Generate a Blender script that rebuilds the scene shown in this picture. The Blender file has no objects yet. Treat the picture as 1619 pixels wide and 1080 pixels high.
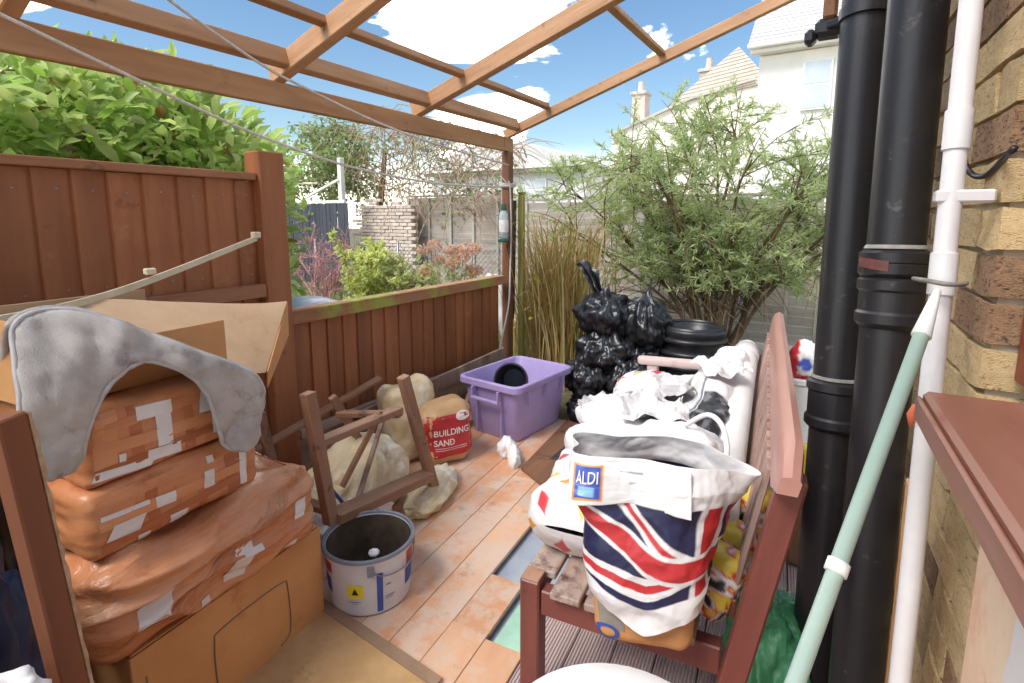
import bpy, bmesh, math, random
import numpy as np
from mathutils import Vector, Matrix, Euler, noise as mnoise
from mathutils.bvhtree import BVHTree
random.seed(7); rng = np.random.default_rng(7)
S = bpy.context.scene
COL = S.collection
R = math.radians

# ------------------------------------------------------------------ camera
cd = bpy.data.cameras.new('camera'); cam = bpy.data.objects.new('camera', cd); COL.objects.link(cam)
cd.sensor_fit = 'HORIZONTAL'; cd.sensor_width = 36; cd.lens = 838 / 1619 * 36
cd.shift_y = -70 / 1619; cd.clip_start = 0.02; cd.clip_end = 400
cam.location = (0, 0, 1.4)
cam.rotation_euler = (R(90) - math.atan(125 / 838), 0, R(31.55))
S.camera = cam

# ------------------------------------------------------------------ sky, sun, exposure
SUN_EL, SUN_AZ = 52, 200          # azimuth of the sun, degrees clockwise from +Y
w = bpy.data.worlds.new('World'); S.world = w; w.use_nodes = True
nt = w.node_tree; nt.nodes.clear()
def N(t, tree=None, **kw):
    n = (tree or nt).nodes.new(t)
    for k, v in kw.items(): setattr(n, k, v)
    return n
L = nt.links.new
out = N('ShaderNodeOutputWorld'); bg = N('ShaderNodeBackground'); bg.inputs[1].default_value = 0.038
sky = N('ShaderNodeTexSky', sky_type='NISHITA', sun_disc=False)
sky.sun_elevation = R(SUN_EL); sky.sun_rotation = R(SUN_AZ); sky.air_density = 1.3; sky.dust_density = 0.3; sky.ozone_density = 3.0
tc = N('ShaderNodeTexCoord')
mp = N('ShaderNodeMapping'); mp.inputs['Location'].default_value = (2.14, 4.90, 3.33); mp.inputs['Scale'].default_value = (1.6, 1.6, 3.2)
L(tc.outputs['Generated'], mp.inputs['Vector'])
n1 = N('ShaderNodeTexNoise'); n1.inputs['Scale'].default_value = 1.5; n1.inputs['Detail'].default_value = 7; n1.inputs['Roughness'].default_value = .5; n1.inputs['Distortion'].default_value = .9
L(mp.outputs[0], n1.inputs['Vector'])
dot = N('ShaderNodeVectorMath', operation='DOT_PRODUCT'); dot.inputs[1].default_value = Vector((-0.55, 0.78, 0.30)).normalized()
nrm = N('ShaderNodeVectorMath', operation='NORMALIZE'); L(tc.outputs['Generated'], nrm.inputs[0]); L(nrm.outputs[0], dot.inputs[0])
mr = N('ShaderNodeMapRange'); mr.inputs[1].default_value = .975; mr.inputs[2].default_value = 1.0; mr.inputs[3].default_value = -.04; mr.inputs[4].default_value = .23
L(dot.outputs['Value'], mr.inputs[0])
ad = N('ShaderNodeMath', operation='ADD'); L(n1.outputs[0], ad.inputs[0]); L(mr.outputs[0], ad.inputs[1])
cr = N('ShaderNodeMapRange', interpolation_type='SMOOTHSTEP'); cr.inputs[1].default_value = .55; cr.inputs[2].default_value = .60
L(ad.outputs[0], cr.inputs[0])
sep = N('ShaderNodeSeparateXYZ'); L(nrm.outputs[0], sep.inputs[0])
hz = N('ShaderNodeMapRange', interpolation_type='SMOOTHSTEP'); hz.inputs[1].default_value = 0.14; hz.inputs[2].default_value = -0.02; hz.inputs[3].default_value = 0; hz.inputs[4].default_value = .45
L(sep.outputs['Z'], hz.inputs[0])
mx0 = N('ShaderNodeMath', operation='MAXIMUM'); L(cr.outputs[0], mx0.inputs[0]); L(hz.outputs[0], mx0.inputs[1])
mix = N('ShaderNodeMix', data_type='RGBA'); L(mx0.outputs[0], mix.inputs[0]); hsv = N('ShaderNodeHueSaturation'); hsv.inputs['Saturation'].default_value = 1.12; L(sky.outputs[0], hsv.inputs['Color']); L(hsv.outputs[0], mix.inputs[6])
mix.inputs[7].default_value = (41.0, 38.4, 34.4, 1)
L(mix.outputs[2], bg.inputs[0]); L(bg.outputs[0], out.inputs[0])

sl = bpy.data.lights.new('sun', 'SUN'); sl.energy = 1.0; sl.angle = R(25); sl.color = (1, .95, .87)
so = bpy.data.objects.new('sun', sl); COL.objects.link(so)
az = R(SUN_AZ); el = R(SUN_EL)
sdir = Vector((math.sin(az) * math.cos(el), math.cos(az) * math.cos(el), math.sin(el)))
so.rotation_euler = sdir.to_track_quat('Z', 'Y').to_euler(); so.location = (0, -3, 8)

vs = S.view_settings; vs.view_transform = 'Standard'; vs.look = 'None'; vs.gamma = 1; vs.use_curve_mapping = False
vs.exposure = 2.1

# ------------------------------------------------------------------ materials
def lin(c): 
    c = c / 255; return c / 12.92 if c <= .04045 else ((c + .055) / 1.055) ** 2.4
def A(r, g, b, k=1.0): return (lin(r) * k, lin(g) * k, lin(b) * k, 1)
MATS = {}
def mat(name, c1, c2=None, rough=.6, scale=6, stretch=(1, 1, 1), bump=0.0, bscale=None, metal=0, rand=0.0, spots=None, spot_scale=9, spot_amt=.55,
        trans=0.0, coat=0.0, detail=5, spec=.5, alpha=1.0, attr=None, sub=0.0, bdist=.01, g2=None):
    """two-tone procedural surface: noise mix c1/c2, optional dirt spots, per-object brightness, bump"""
    m = bpy.data.materials.new(name); m.use_nodes = True; t = m.node_tree; t.nodes.clear(); l = t.links.new
    o = N('ShaderNodeOutputMaterial', t); b = N('ShaderNodeBsdfPrincipled', t); l(b.outputs[0], o.inputs[0])
    b.inputs['Roughness'].default_value = rough; b.inputs['Metallic'].default_value = metal
    b.inputs['Specular IOR Level'].default_value = spec
    if coat: b.inputs['Coat Weight'].default_value = coat; b.inputs['Coat Roughness'].default_value = .2
    if alpha < 1: b.inputs['Alpha'].default_value = alpha
    if trans: b.inputs['Transmission Weight'].default_value = trans
    c2 = c2 or c1
    tcd = N('ShaderNodeTexCoord', t); oi = N('ShaderNodeObjectInfo', t)
    off = N('ShaderNodeVectorMath', t, operation='ADD'); l(tcd.outputs['Object'], off.inputs[0])
    rv = N('ShaderNodeMath', t, operation='MULTIPLY'); l(oi.outputs['Random'], rv.inputs[0]); rv.inputs[1].default_value = 37.0
    l(rv.outputs[0], off.inputs[1])
    mpp = N('ShaderNodeMapping', t); mpp.inputs['Scale'].default_value = stretch; l(off.outputs[0], mpp.inputs[0])
    nz = N('ShaderNodeTexNoise', t); nz.inputs['Scale'].default_value = scale; nz.inputs['Detail'].default_value = detail; nz.inputs['Roughness'].default_value = .62
    l(mpp.outputs[0], nz.inputs['Vector'])
    ramp = N('ShaderNodeMapRange', t); ramp.inputs[1].default_value = .34; ramp.inputs[2].default_value = .66; l(nz.outputs[0], ramp.inputs[0])
    mx = N('ShaderNodeMix', t, data_type='RGBA'); l(ramp.outputs[0], mx.inputs[0]); mx.inputs[6].default_value = c1; mx.inputs[7].default_value = c2
    cur = mx.outputs[2]
    if attr:
        at = N('ShaderNodeAttribute', t, attribute_name=attr)
        mm = N('ShaderNodeMix', t, data_type='RGBA', blend_type='MULTIPLY'); mm.inputs[0].default_value = 1; l(at.outputs['Color'], mm.inputs[6]); l(cur, mm.inputs[7]); cur = mm.outputs[2]
    if spots:
        n2 = N('ShaderNodeTexNoise', t); n2.inputs['Scale'].default_value = spot_scale; n2.inputs['Detail'].default_value = 6; n2.inputs['Roughness'].default_value = .7
        l(off.outputs[0], n2.inputs['Vector'])
        r2 = N('ShaderNodeMapRange', t); r2.inputs[1].default_value = spot_amt; r2.inputs[2].default_value = spot_amt + .12; l(n2.outputs[0], r2.inputs[0])
        m2 = N('ShaderNodeMix', t, data_type='RGBA'); l(r2.outputs[0], m2.inputs[0]); l(cur, m2.inputs[6]); m2.inputs[7].default_value = spots; cur = m2.outputs[2]
    if g2:
        n4 = N('ShaderNodeTexNoise', t); n4.inputs['Scale'].default_value = g2[1]; n4.inputs['Detail'].default_value = 8; n4.inputs['Roughness'].default_value = .75
        of2 = N('ShaderNodeVectorMath', t, operation='ADD'); l(off.outputs[0], of2.inputs[0]); of2.inputs[1].default_value = (11.3, 4.7, 8.1); l(of2.outputs[0], n4.inputs['Vector'])
        r4 = N('ShaderNodeMapRange', t); r4.inputs[1].default_value = g2[2]; r4.inputs[2].default_value = g2[2] + .16; r4.inputs[4].default_value = .75; l(n4.outputs[0], r4.inputs[0])
        m4 = N('ShaderNodeMix', t, data_type='RGBA'); l(r4.outputs[0], m4.inputs[0]); l(cur, m4.inputs[6]); m4.inputs[7].default_value = g2[0]; cur = m4.outputs[2]
    if rand:
        hs = N('ShaderNodeHueSaturation', t); mr2 = N('ShaderNodeMapRange', t); mr2.inputs[3].default_value = 1 - rand; mr2.inputs[4].default_value = 1 + rand
        l(oi.outputs['Random'], mr2.inputs[0]); l(mr2.outputs[0], hs.inputs['Value']); l(cur, hs.inputs['Color']); cur = hs.outputs[0]
    l(cur, b.inputs['Base Color'])
    if bump:
        n3 = N('ShaderNodeTexNoise', t); n3.inputs['Scale'].default_value = bscale or scale * 3; n3.inputs['Detail'].default_value = 6
        l(mpp.outputs[0], n3.inputs['Vector'])
        bp = N('ShaderNodeBump', t); bp.inputs['Strength'].default_value = bump; bp.inputs['Distance'].default_value = bdist; l(n3.outputs[0], bp.inputs['Height']); l(bp.outputs[0], b.inputs['Normal'])
    if sub:
        tr = N('ShaderNodeBsdfTranslucent', t); l(cur, tr.inputs[0]); ms = N('ShaderNodeMixShader', t); ms.inputs[0].default_value = sub
        l(b.outputs[0], ms.inputs[1]); l(tr.outputs[0], ms.inputs[2]); l(ms.outputs[0], o.inputs[0])
    MATS[name] = m
    return m

GX, GY, GZ = (.12, 1, 1), (1, .12, 1), (1, 1, .12)       # grain along x / y / z
M = dict(
 fence=mat('stained fence board', A(138, 80, 46), A(160, 100, 62), .62, 9, GZ, .5, 28, rand=.2, g2=(A(176, 128, 92), 3, .58), spots=A(104, 58, 36), spot_scale=5, spot_amt=.62),
 fencerail=mat('stained fence rail', A(136, 84, 52), A(162, 110, 76), .6, 9, GY, .3, 28, rand=.1, spots=A(84, 52, 38), spot_scale=6, spot_amt=.6),
 mossrail=mat('mossy capping rail', A(146, 94, 60), A(172, 126, 92), .7, 10, GY, .4, 30, spots=A(150, 152, 62), spot_scale=3.5, spot_amt=.49),
 weather=mat('weathered plank', A(128, 100, 84), A(168, 146, 130), .75, 10, GY, .5, 30, rand=.14, spots=A(98, 66, 48), spot_scale=9, spot_amt=.58),
 pergy=mat('brown pergola timber along y', A(158, 112, 74), A(188, 144, 106), .6, 9, GY, .4, 26, rand=.1, g2=(A(120, 92, 66), 4, .58), spots=A(78, 48, 34), spot_scale=6, spot_amt=.62),
 pergx=mat('brown pergola timber along x', A(164, 118, 80), A(194, 150, 112), .6, 9, GX, .4, 26, rand=.1, g2=(A(124, 96, 70), 4, .58), spots=A(84, 52, 36), spot_scale=6, spot_amt=.62),
 pergz=mat('brown pergola post timber', A(102, 62, 44), A(132, 86, 62), .6, 9, GZ, .3, 26, spots=A(80, 52, 38), spot_scale=6, spot_amt=.62),
 mossy=mat('mossy post', A(140, 136, 70), A(166, 158, 88), .8, 12, GZ, .4, 30, spots=A(110, 88, 52), spot_scale=14, spot_amt=.6),
 deck=mat('worn orange floorboard', A(204, 146, 106), A(216, 172, 138), .5, 5, (1, .2, 1), .2, 40, rand=.09, spots=A(208, 180, 158), spot_scale=4.5, spot_amt=.46, g2=(A(128, 100, 80), 5.5, .575)),
 deckgrey=mat('grey grooved decking', A(192, 172, 168), A(170, 150, 148), .75, 14, (1, .1, 1), .4, 40, rand=.1, spots=A(116, 98, 92), spot_scale=8, spot_amt=.6),
 slab=mat('blue grey slab', A(150, 158, 172), A(170, 178, 188), .7, 6, bump=.2, spots=A(120, 118, 112), spot_scale=8, spot_amt=.6),
 mint=mat('mint painted plank', A(172, 214, 190), A(150, 192, 170), .6, 8, spots=A(120, 130, 110), spot_scale=9, spot_amt=.62),
 earth=mat('garden earth', A(104, 92, 70), A(84, 92, 56), .9, 4, bump=.8, bscale=14, spots=A(140, 128, 100), spot_scale=7, spot_amt=.58),
 card=mat('brown cardboard', A(194, 138, 86), A(206, 152, 100), .75, 4, bump=.12, bscale=60, spots=A(166, 106, 58), spot_scale=5, spot_amt=.6),
 cardpale=mat('pale cardboard', A(202, 170, 136), A(190, 154, 118), .8, 4, bump=.1, bscale=60, spots=A(176, 138, 102), spot_scale=4, spot_amt=.6),
 cardboardmat=mat('sandy floor board', A(196, 160, 112), A(178, 140, 94), .85, 7, bump=.15, bscale=70, spots=A(150, 118, 82), spot_scale=10, spot_amt=.6),
 tape=mat('brown parcel tape', A(184, 112, 68), A(204, 140, 96), .38, 5, (1, .3, 2.2), .35, 13, rand=.06, spots=A(168, 92, 52), spot_scale=7, spot_amt=.56, detail=3),
 parcel=mat('crumpled brown plastic wrap', A(190, 118, 76), A(214, 158, 118), .32, 6, (1, .35, 1.8), .9, 14, spots=A(172, 100, 60), spot_scale=6, spot_amt=.56, bdist=.02),
 tapelight=mat('pale parcel tape', A(208, 146, 102), A(196, 130, 84), .34, 5, (1, .3, 2.2), .3, 13, rand=.1),
 tapedark=mat('dark parcel tape', A(166, 92, 52), A(182, 108, 66), .34, 5, (1, .3, 2.2), .3, 13, rand=.1),
 paper=mat('white paper', A(228, 224, 222), A(212, 206, 204), .6, 6),
 grey=mat('grey plush', A(186, 178, 172), A(160, 152, 148), 1.0, 9, bump=.5, bscale=260, spots=A(140, 131, 130), spot_scale=8, spot_amt=.56, bdist=.003),
 greytrim=mat('grey satin binding', A(184, 180, 178), A(168, 164, 164), .7, 30),
 oldwood=mat('old bare chair wood', A(134, 96, 72), A(164, 126, 100), .65, 12, GZ, .4, 30, rand=.15, spots=A(84, 56, 44), spot_scale=10, spot_amt=.58),
 bucketw=mat('white printed bucket plastic', A(214, 212, 218), A(200, 196, 202), .45, 7, spots=A(170, 160, 156), spot_scale=12, spot_amt=.63),
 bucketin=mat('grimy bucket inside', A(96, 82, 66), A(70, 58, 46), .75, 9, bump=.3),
 rimgrey=mat('grey rim plastic', A(128, 134, 146), A(110, 116, 128), .4, 10),
 yellow=mat('yellow label', A(228, 214, 60), A(222, 204, 50), .5, 6),
 blue=mat('blue print', A(58, 88, 170), A(48, 76, 150), .5, 6),
 red=mat('red print', A(190, 44, 52), A(172, 36, 44), .45, 6),
 black=mat('black print', A(40, 38, 42), A(28, 26, 30), .5, 6),
 whiteprint=mat('white print', A(236, 232, 230), A(226, 220, 218), .5, 6),
 purple=mat('lilac crate plastic', A(178, 162, 210), A(168, 148, 200), .42, 5, bump=.05, bscale=30, spots=A(128, 104, 160), spot_scale=8, spot_amt=.66),
 blackpl=mat('black plastic', A(44, 44, 48), A(30, 30, 34), .38, 8, bump=.1, spots=A(82, 80, 80), spot_scale=14, spot_amt=.66),
 binbag=mat('black bin bag film', A(30, 31, 36), A(22, 23, 27), .35, 10, bump=.35, bscale=7, bdist=.015, stretch=(1, 1, .4), spec=.65),
 sandclear=mat('clear sand sack', A(206, 178, 128), A(226, 214, 188), .35, 5, bump=.6, bscale=16, spots=A(234, 228, 216), spot_scale=6, spot_amt=.55),
 sandbag=mat('sand sack', A(196, 158, 112), A(184, 144, 98), .5, 6, bump=.4, bscale=20, spots=A(214, 184, 146), spot_scale=7, spot_amt=.58),
 beige=mat('dirty beige sack', A(220, 206, 176), A(204, 182, 142), .5, 6, bump=.9, bscale=22, spots=A(232, 226, 210), spot_scale=5, spot_amt=.54),
 whitepl=mat('white plastic film', A(236, 234, 234), A(228, 225, 226), .4, 6, bump=.2, bscale=7, bdist=.012),
 foam=mat('white foam', A(236, 235, 232), A(228, 226, 222), .6, 8, bump=.08),
 print=mat('printed film', (.96, .95, .95, 1), (.86, .85, .86, 1), .42, 6, bump=.5, bscale=14, attr='Col', bdist=.012),
 benchred=mat('red brown bench paint', A(108, 56, 48), A(126, 70, 60), .45, 9, GZ, .25, 26, spots=A(84, 46, 40), spot_scale=8, spot_amt=.62),
 benchpink=mat('sun faded bench paint', A(188, 142, 128), A(172, 122, 110), .42, 9, GY, .2, 26, spots=A(160, 100, 90), spot_scale=7, spot_amt=.62),
 benchslat=mat('weathered bench slat', A(178, 150, 138), A(146, 110, 98), .7, 12, GZ, .4, 30, rand=.16, spots=A(110, 76, 66), spot_scale=12, spot_amt=.56),
 benchseat=mat('peeling bench seat slat', A(176, 160, 148), A(140, 112, 100), .7, 12, GY, .4, 30, rand=.14, spots=A(88, 62, 56), spot_scale=9, spot_amt=.52),
 pipeblack=mat('black painted drainpipe', A(38, 36, 40), A(30, 29, 32), .4, 10, GZ, .25, 20, spots=A(92, 88, 86), spot_scale=16, spot_amt=.63, g2=(A(64, 61, 61), 5, .60)),
 pipedust=mat('dusty pipe joint', A(158, 153, 148), A(112, 108, 104), .7, 20, bump=.3),
 pipewhite=mat('white waste pipe', A(228, 226, 226), A(216, 212, 212), .35, 8, spots=A(196, 176, 160), spot_scale=14, spot_amt=.68),
 benchpale=mat('bleached arm rest paint', A(228, 206, 200), A(214, 188, 182), .5, 9, GX, .2, 26, spots=A(196, 160, 152), spot_scale=7, spot_amt=.62),
 mintpole=mat('mint green pole', A(162, 182, 170), A(152, 174, 162), .4, 6, GZ),
 brick=mat('yellow stock brick', A(202, 172, 122), A(216, 192, 148), .85, 8, bump=.6, bscale=40, rand=.22, spots=A(140, 106, 70), spot_scale=14, spot_amt=.55),
 brickdark=mat('sooty brick', A(150, 118, 90), A(170, 134, 100), .85, 9, bump=.6, bscale=40, rand=.2, spots=A(70, 56, 50), spot_scale=12, spot_amt=.52),
 mortar=mat('mortar', A(196, 182, 160), A(160, 146, 126), .95, 14, bump=.5),
 render=mat('stained cream render', A(232, 206, 178), A(226, 184, 152), .8, 4, (1, 1.4, .7), .4, 26, spots=A(216, 160, 130), spot_scale=5, spot_amt=.55),
 sillred=mat('red brown sill paint', A(132, 84, 68), A(156, 112, 96), .42, 7, GY, .2, 30, spots=A(186, 92, 66), spot_scale=5, spot_amt=.62),
 framered=mat('red brown window frame', A(122, 58, 38), A(140, 70, 46), .5, 8, GZ, .2, 30),
 glass=mat('window glass', A(120, 136, 146), A(92, 106, 118), .08, 3, spec=.8),
 farglass=mat('pale far window glass', A(206, 214, 222), A(190, 200, 210), .15, 3, spec=.8),
 tanslate=mat('tan stone slate', A(198, 188, 174), A(182, 172, 158), .8, 10, rand=.12, bump=.2),
 rope=mat('white washing line', A(218, 212, 206), A(196, 188, 180), .7, 60),
 cream=mat('cream plastic trim', A(218, 206, 178), A(196, 182, 152), .5, 9),
 bluedark=mat('dark blue tarp', A(30, 46, 84), A(20, 32, 60), .5, 6, bump=.5, bscale=14),
 green=mat('green bag film', A(92, 168, 122), A(76, 150, 106), .35, 6, bump=.7, bscale=16, bdist=.015),
 whitewall=mat('white painted wall', A(240, 238, 232), A(230, 228, 222), .8, 3, bump=.1, bscale=20),
 creamwall=mat('cream rendered wall', A(244, 240, 228), A(236, 228, 214), .8, 3, bump=.1, bscale=20),
 slate=mat('grey slate', A(190, 188, 188), A(204, 200, 196), .75, 10, rand=.12, bump=.2),
 fgrey=mat('grey weathered fence slat', A(196, 186, 176), A(166, 154, 146), .8, 10, GX, .3, 26, rand=.12),
 fgreypost=mat('grey fence post', A(204, 198, 190), A(182, 174, 166), .85, 10, GZ, .3),
 fpanel=mat('brown grey lap panel', A(196, 184, 174), A(172, 158, 148), .8, 10, GX, .3, 26, rand=.12),
 fblack=mat('black painted board', A(66, 70, 82), A(52, 55, 66), .6, 10, GZ, .3, 26, rand=.14, spots=A(92, 94, 104), spot_scale=8, spot_amt=.62),
 oldbrick=mat('pale old brick', A(222, 208, 196), A(204, 184, 170), .9, 9, bump=.5, bscale=40, rand=.16),
 bark=mat('bark', A(122, 100, 76), A(92, 74, 56), .9, 14, GZ, .6, 30),
 twig=mat('pale twig', A(186, 162, 138), A(150, 126, 104), .9, 20),
 pinktwig=mat('pinkish twig', A(196, 150, 146), A(170, 126, 122), .8, 20),
 laurel=mat('laurel leaf', (1, 1, 1, 1), (.8, .85, .75, 1), .38, 3, attr='Col', sub=.55, spec=.5),
 willow=mat('narrow leaf', (1, 1, 1, 1), (.82, .86, .8, 1), .5, 3, attr='Col', sub=.6),
 grass=mat('dry grass blade', (1, 1, 1, 1), (.85, .85, .85, 1), .6, 3, attr='Col', sub=.25),
 metal=mat('galvanised wire', A(150, 152, 158), A(130, 132, 138), .4, 20, metal=.7),
 feeder=mat('clear feeder plastic', A(206, 222, 226), A(190, 208, 214), .15, 6, alpha=.6),
 dgreen=mat('dark green plastic', A(52, 96, 76), A(44, 84, 66), .4, 6),
 rustbrown=mat('rusty brown board', A(132, 92, 66), A(108, 72, 52), .8, 8, GY, .4, 30, spots=A(86, 58, 44), spot_scale=8, spot_amt=.56),
 panelbrown=mat('raw brown panel', A(126, 74, 44), A(108, 62, 38), .7, 8, GZ, .3, 30),
 fray=mat('frayed panel edge', A(190, 160, 130), A(160, 126, 96), .9, 30),
)

# ------------------------------------------------------------------ object helpers
def link(name, me, m=None, parent=None, loc=(0, 0, 0), rot=(0, 0, 0), smooth=False):
    o = bpy.data.objects.new(name, me); COL.objects.link(o)
    if m is not None and not me.materials: me.materials.append(M[m] if isinstance(m, str) else m)
    o.location = loc; o.rotation_euler = rot
    if parent: o.parent = parent
    if smooth: me.shade_smooth()
    return o
def tag(o, label, cat, group=None, kind=None):
    o['label'] = label; o['category'] = cat
    if group: o['group'] = group
    if kind: o['kind'] = kind
    return o
def thing(name, label, cat, loc=(0, 0, 0), rz=0, group=None):
    o = bpy.data.objects.new(name, None); o.empty_display_size = .05; COL.objects.link(o); o.location = loc; o.rotation_euler = (0, 0, R(rz))
    return tag(o, label, cat, group)
def struct(o): o['kind'] = 'structure'; return o
def pyd(v, f, name='mesh'):
    me = bpy.data.meshes.new(name); me.from_pydata([tuple(map(float, p)) for p in v], [], [tuple(map(int, q)) for q in f]); me.update(); return me
def bm_me(bm, name='mesh'):
    bmesh.ops.recalc_face_normals(bm, faces=bm.faces[:])
    me = bpy.data.meshes.new(name); bm.to_mesh(me); bm.free(); return me
def box_bm(sx, sy, sz, bev=.004, c=(0, 0, 0), bm=None):
    b = bmesh.new(); bmesh.ops.create_cube(b, size=1)
    for v in b.verts: v.co = Vector((v.co.x * sx + c[0], v.co.y * sy + c[1], v.co.z * sz + c[2]))
    if bev: bmesh.ops.bevel(b, geom=b.edges[:], offset=bev, segments=1, affect='EDGES')
    if bm is None: return b
    t = bpy.data.meshes.new('t'); b.to_mesh(t); b.free(); bm.from_mesh(t); bpy.data.meshes.remove(t); return bm
def box(name, x0, x1, y0, y1, z0, z1, m, parent=None, bev=.004):
    """box given by limits in the parent's frame; origin at its own centre"""
    me = bm_me(box_bm(abs(x1 - x0), abs(y1 - y0), abs(z1 - z0), bev))
    return link(name, me, m, parent, ((x0 + x1) / 2, (y0 + y1) / 2, (z0 + z1) / 2))
def bar(name, p, q, wd, ht, m, parent=None, bev=.003, up=(0, 0, 1), ext=0):
    """rectangular bar from p to q; local z along the bar"""
    p, q = Vector(p), Vector(q); d = q - p; ln = d.length + ext
    me = bm_me(box_bm(wd, ht, ln, bev)); z = d.normalized(); u = Vector(up)
    if abs(z.dot(u)) > .98: u = Vector((0, 1, 0))
    x = u.cross(z).normalized(); y = z.cross(x)
    o = link(name, me, m, parent); mt = Matrix((x, y, z)).transposed().to_4x4(); mt.translation = (p + q) / 2
    o.matrix_basis = mt; return o
def spline(pts, n):
    pts = [Vector(p) for p in pts]; P = [pts[0] * 2 - pts[1]] + pts + [pts[-1] * 2 - pts[-2]]; r = []
    for i in range(1, len(P) - 2):
        a, b, c, d = P[i - 1:i + 3]
        for k in range(n):
            t = k / n; r.append(.5 * ((2 * b) + (c - a) * t + (2 * a - 5 * b + 4 * c - d) * t * t + (3 * b - a - 3 * c + d) * t ** 3))
    return r + [pts[-1]]
def tube_vf(pts, rad, ns=8, v0=0):
    V, F = [], []; n = len(pts)
    pts = [Vector(p) for p in pts]; x = None
    for i, p in enumerate(pts):
        d = (pts[min(i + 1, n - 1)] - pts[max(i - 1, 0)]).normalized()
        if x is None:
            x = d.orthogonal().normalized()
        x = (x - d * x.dot(d)).normalized(); y = d.cross(x)
        r = rad[i] if hasattr(rad, '__len__') else rad
        for k in range(ns):
            a = 2 * math.pi * k / ns; V.append(p + x * (r * math.cos(a)) + y * (r * math.sin(a)))
        if i:
            for k in range(ns):
                a0 = v0 + (i - 1) * ns; b0 = v0 + i * ns; F.append((a0 + k, a0 + (k + 1) % ns, b0 + (k + 1) % ns, b0 + k))
    F.append(tuple(v0 + k for k in range(ns))[::-1]); F.append(tuple(v0 + (n - 1) * ns + k for k in range(ns)))
    return V, F
def tube(name, pts, rad, m, parent=None, ns=8, loc=(0, 0, 0)):
    V, F = tube_vf(pts, rad, ns); o = link(name, pyd(V, F), m, parent, loc); o.data.shade_smooth(); return o
def lathe(name, prof, m, parent=None, n=40, loc=(0, 0, 0), rot=(0, 0, 0), sx=1, sy=1, sharp=True, caps=True):
    V, F = [], []
    for r, z in prof:
        for k in range(n):
            a = 2 * math.pi * k / n; V.append((r * math.cos(a) * sx, r * math.sin(a) * sy, z))
    for i in range(len(prof) - 1):
        for k in range(n): F.append((i * n + k, i * n + (k + 1) % n, (i + 1) * n + (k + 1) % n, (i + 1) * n + k))
    if caps and prof[0][0] > 1e-5: F.append(tuple(range(n))[::-1])
    if caps and prof[-1][0] > 1e-5: F.append(tuple((len(prof) - 1) * n + k for k in range(n)))
    me = pyd(V, F); o = link(name, me, m, parent, loc, rot)
    me.shade_smooth()
    if sharp: me.set_sharp_from_angle(angle=R(35))
    return o
def fbm(p, sc=1, oct=4, seed=0): return mnoise.fractal(Vector(p) * sc + Vector((seed * 7.3, seed * 3.1, seed * 5.7)), 1, 2, oct)
def soft_box(name, sx, sy, sz, m, parent=None, loc=(0, 0, 0), rz=0, r=.08, amp=.01, nsc=6, seed=0, n=26, bulge=.0, wrinkle=0, wdir=(1, .25, 3), sag=0):
    """rounded, dented box standing on z=0 of its frame"""
    bm = bmesh.new(); bmesh.ops.create_cube(bm, size=2); bmesh.ops.subdivide_edges(bm, edges=bm.edges[:], cuts=n, use_grid_fill=True)
    h = Vector((sx / 2, sy / 2, sz / 2))
    for v in bm.verts:
        c = Vector((v.co.x * h.x, v.co.y * h.y, v.co.z * h.z)); rr = min(r, min(h) * .98)
        inner = Vector((max(-h.x + rr, min(h.x - rr, c.x)), max(-h.y + rr, min(h.y - rr, c.y)), max(-h.z + rr, min(h.z - rr, c.z))))
        d = c - inner
        if d.length > 1e-9: nn = d.normalized(); p = inner + nn * rr
        else: nn = Vector((0, 0, 0)); p = c
        u, vv, ww = v.co
        b = bulge * (1 - .6 * max(u * u * vv * vv, vv * vv * ww * ww, u * u * ww * ww))
        p = Vector((p.x * (1 + b), p.y * (1 + b), p.z * (1 + b * .4)))
        dis = amp * fbm(p, nsc, 4, seed)
        if wrinkle:
            q = Vector((p.x * wdir[0], p.y * wdir[1], p.z * wdir[2]))
            dis += wrinkle * (1 - abs(mnoise.noise(q * nsc * 1.1 + Vector((seed, 0, 0)))) * 2.4)
        p = p + nn * dis
        if sag: p.z -= sag * (p.x / h.x) ** 2 * .5 * (1 if p.z > 0 else 0)
        if p.z < -h.z: p.z = -h.z
        v.co = p + Vector((0, 0, h.z))
    me = bm_me(bm); me.shade_smooth()
    return link(name, me, m, parent, loc, (0, 0, R(rz)))
def blob(name, sx, sy, sz, m, parent=None, loc=(0, 0, 0), rz=0, amp=.18, nsc=2.2, seed=0, sub=5, ridge=.12, flat=.35, tip=None, fine=.05, pl=3.2, pz=1.3):
    """crumpled bag: icosphere with ridged folds, flattened foot, optional pulled-up knot"""
    bm = bmesh.new(); bmesh.ops.create_icosphere(bm, subdivisions=sub, radius=1)
    for v in bm.verts:
        d = v.co.normalized(); rr = 1 + amp * fbm(d, nsc, 3, seed)
        a = math.atan2(d.y, d.x); 
        fold = 1 - abs(mnoise.noise(Vector((math.cos(a) * pl, math.sin(a) * pl, d.z * pz + seed)))) * 2.6
        rr += ridge * fold * (.35 + .65 * (1 - abs(d.z)) + max(d.z, 0) * .5)
        rr += fine * (1 - abs(mnoise.noise(d * 6.5 + Vector((seed, 3, 1)))) * 2.5)
        p = d * rr
        if p.z < -1 + flat: p.z = -1 + flat + (p.z + 1 - flat) * .15
        if tip and d.z > .80:
            k = ((d.z - .80) / .20) ** 1.3; p.x *= 1 - .75 * k; p.y *= 1 - .75 * k; p.z += tip * k ** 2.2 - .25 * k * (1 - k); p.x += tip * .4 * k ** 3
        v.co = Vector((p.x * sx, p.y * sy, (p.z + 1 - flat) * sz / (2 - flat) * 1.0))
    me = bm_me(bm); me.shade_smooth()
    return link(name, me, m, parent, loc, (0, 0, R(rz)))
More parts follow.
